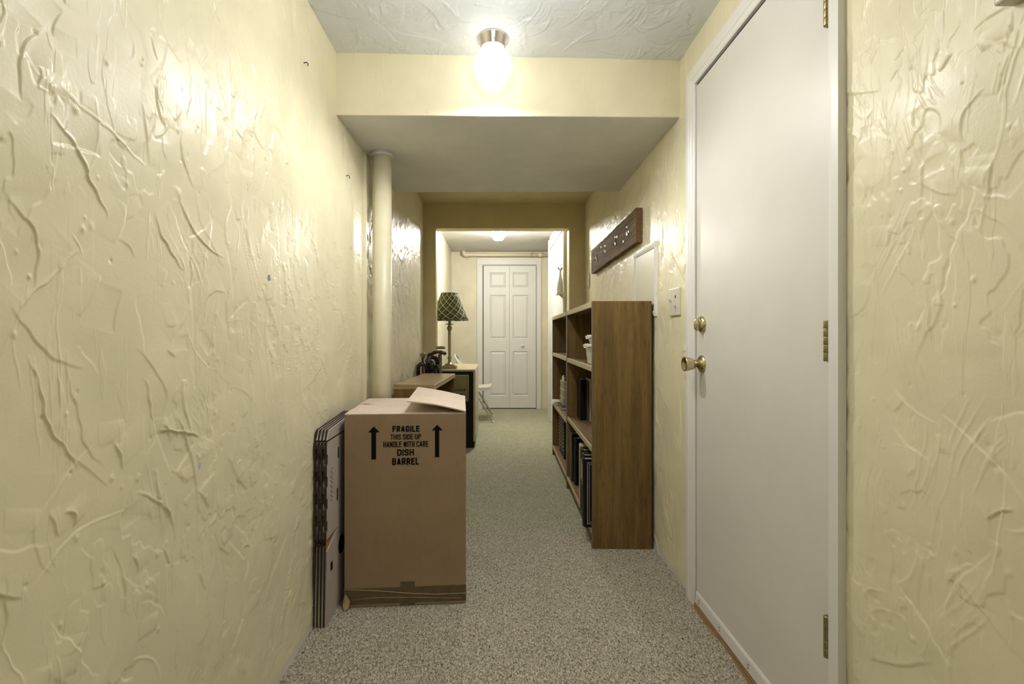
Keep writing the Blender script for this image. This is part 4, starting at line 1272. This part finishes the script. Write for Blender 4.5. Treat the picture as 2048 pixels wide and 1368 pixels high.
t = thing('table_lamp', 'brass candlestick table lamp with green plaid shade on the cream cabinet', 'lamp', (-0.430, 4.465, 0.718))
b = MB(); b.box(-0.070, 0.070, -0.070, 0.070, 0, 0.026); b.box(-0.060, 0.060, -0.060, 0.060, 0.026, 0.032); part('square_base', b, M['old_brass'], t, bevel=0.003)
b = MB(); b.lathe([(0.048, 0.032), (0.044, 0.042), (0.024, 0.052), (0.015, 0.064), (0.013, 0.085), (0.021, 0.098), (0.022, 0.104), (0.014, 0.114), (0.0125, 0.13), (0.0150, 0.335), (0.013, 0.345), (0.018, 0.362), (0.026, 0.378), (0.022, 0.392), (0.013, 0.402), (0.012, 0.412), (0.040, 0.417), (0.040, 0.421), (0.012, 0.425), (0.012, 0.47)], n=28)
part('stem', b, M['old_brass'], t)
def cone_shade():
    n, m = 40, 6
    vs, fs, uv = [], [], []
    for j in range(m + 1):
        r = 0.180 + (0.080 - 0.180) * j / m
        z = 0.456 + 0.252 * j / m
        for k_ in range(n):
            a = 2 * PI * k_ / n
            vs.append((r * math.cos(a), r * math.sin(a), z))
    for j in range(m):
        for k_ in range(n):
            a, c = j * n + k_, j * n + (k_ + 1) % n
            fs.append((a, c, c + n, a + n))
            uv += [(k_ / n, j), ((k_ + 1) / n, j), ((k_ + 1) / n, j + 1), (k_ / n, j + 1)]
    me = bpy.data.meshes.new('lamp_shade')
    me.from_pydata(vs, [], fs)
    l = me.uv_layers.new(name='UVMap')
    for i, (a, j) in enumerate(uv):
        l.data[i].uv = (a * 2 * PI * 0.14, j / m * 0.27)
    me.polygons.foreach_set('use_smooth', [True] * len(fs))
    me.materials.append(M['plaid'])
    return me
sh = put('lamp_shade', cone_shade(), t)
so = sh.modifiers.new('thickness', 'SOLIDIFY'); so.thickness = 0.003
for r, z in ((0.180, 0.456), (0.080, 0.708)):
    b = MB(); b.tube([(r * math.cos(a), r * math.sin(a), z) for a in np.linspace(0, 2 * PI, 41)], 0.0032, 6); part('shade_rim', b, M['grey_cover'], sh)
b = MB()
for k_ in range(3):
    a = k_ * 2.094 + 0.4
    b.tube([(0, 0, 0.70), (0.079 * math.cos(a), 0.079 * math.sin(a), 0.705)], 0.0018, 6)
b.tube([(0, 0, 0.47), (0, 0, 0.70)], 0.003, 6)
part('shade_carrier', b, M['old_brass'], t)

# ------------------------------------------------------------------ folding chair
t = thing('folding_chair', 'pale grey metal folding chair standing sideways beside the cream cabinet', 'chair', (-0.25, 5.78, 0))
def tilt(u, yy, up=0.0):          # along the sloping frame: u metres up from the front foot
    return Vector((0.225 - u * 0.505, yy, 0.010 + u * 0.862))
pts = [tilt(0, -0.205), tilt(0.80, -0.205)]
for a in np.linspace(0.2, PI - 0.2, 9):
    pts.append(tilt(0.83 + 0.085 * math.sin(a), -0.19 * math.cos(a)))
pts += [tilt(0.80, 0.205), tilt(0, 0.205)]
b = MB(); b.tube(pts, 0.011, 12); part('front_frame', b, M['chair_metal'], t)
b = MB()
nb_ = 10
rows = []
for u in (0.70, 0.74, 0.80, 0.84):
    rows.append([tilt(u, -0.195 + 0.39 * i / nb_) + Vector((-0.03 * math.sin(PI * i / nb_), 0, 0)) for i in range(nb_ + 1)])
vs = [tuple(p) for r in rows for p in r]
kk = len(vs)
vs += [(x - 0.004, y, z - 0.002) for x, y, z in vs]
fs = []
for j in range(3):
    for i in range(nb_):
        a = j * (nb_ + 1) + i
        fs.append((a, a + 1, a + nb_ + 2, a + nb_ + 1)); fs.append((a + kk, a + nb_ + 1 + kk, a + nb_ + 2 + kk, a + 1 + kk))
b.add(vs, fs, 0, True); part('backrest', b, M['chair_metal'], t)
b = MB()
prof = [(-0.17, 0.405), (0.14, 0.418), (0.185, 0.424), (0.203, 0.436), (0.206, 0.436), (0.196, 0.412), (0.185, 0.385), (0.14, 0.380), (-0.17, 0.372)]
b.prism(prof, 1, -0.188, 0.188); part('seat', b, M['chair_metal'], t, bevel=0.004)
for s in (-1, 1):
    b = MB(); b.tube([(-0.22, s * 0.185, 0.010), (0.06, s * 0.192, 0.385)], 0.010, 10); lg = part('rear_leg', b, M['chair_metal'], t)
    b = MB(); b.lathe([(0.013, 0.0), (0.014, 0.018), (0.011, 0.024)], c=(-0.22, s * 0.185, 0), n=12); part('foot_cap', b, M['bin'], lg)
    b = MB(); b.lathe([(0.014, 0.0), (0.015, 0.018), (0.012, 0.026)], c=(0.225, s * 0.205, 0), n=12); part('foot_cap', b, M['bin'], t)
b = MB(); b.tube([(-0.185, -0.185, 0.05), (-0.185, 0.185, 0.05)], 0.008, 10); part('stretcher', b, M['chair_metal'], t)
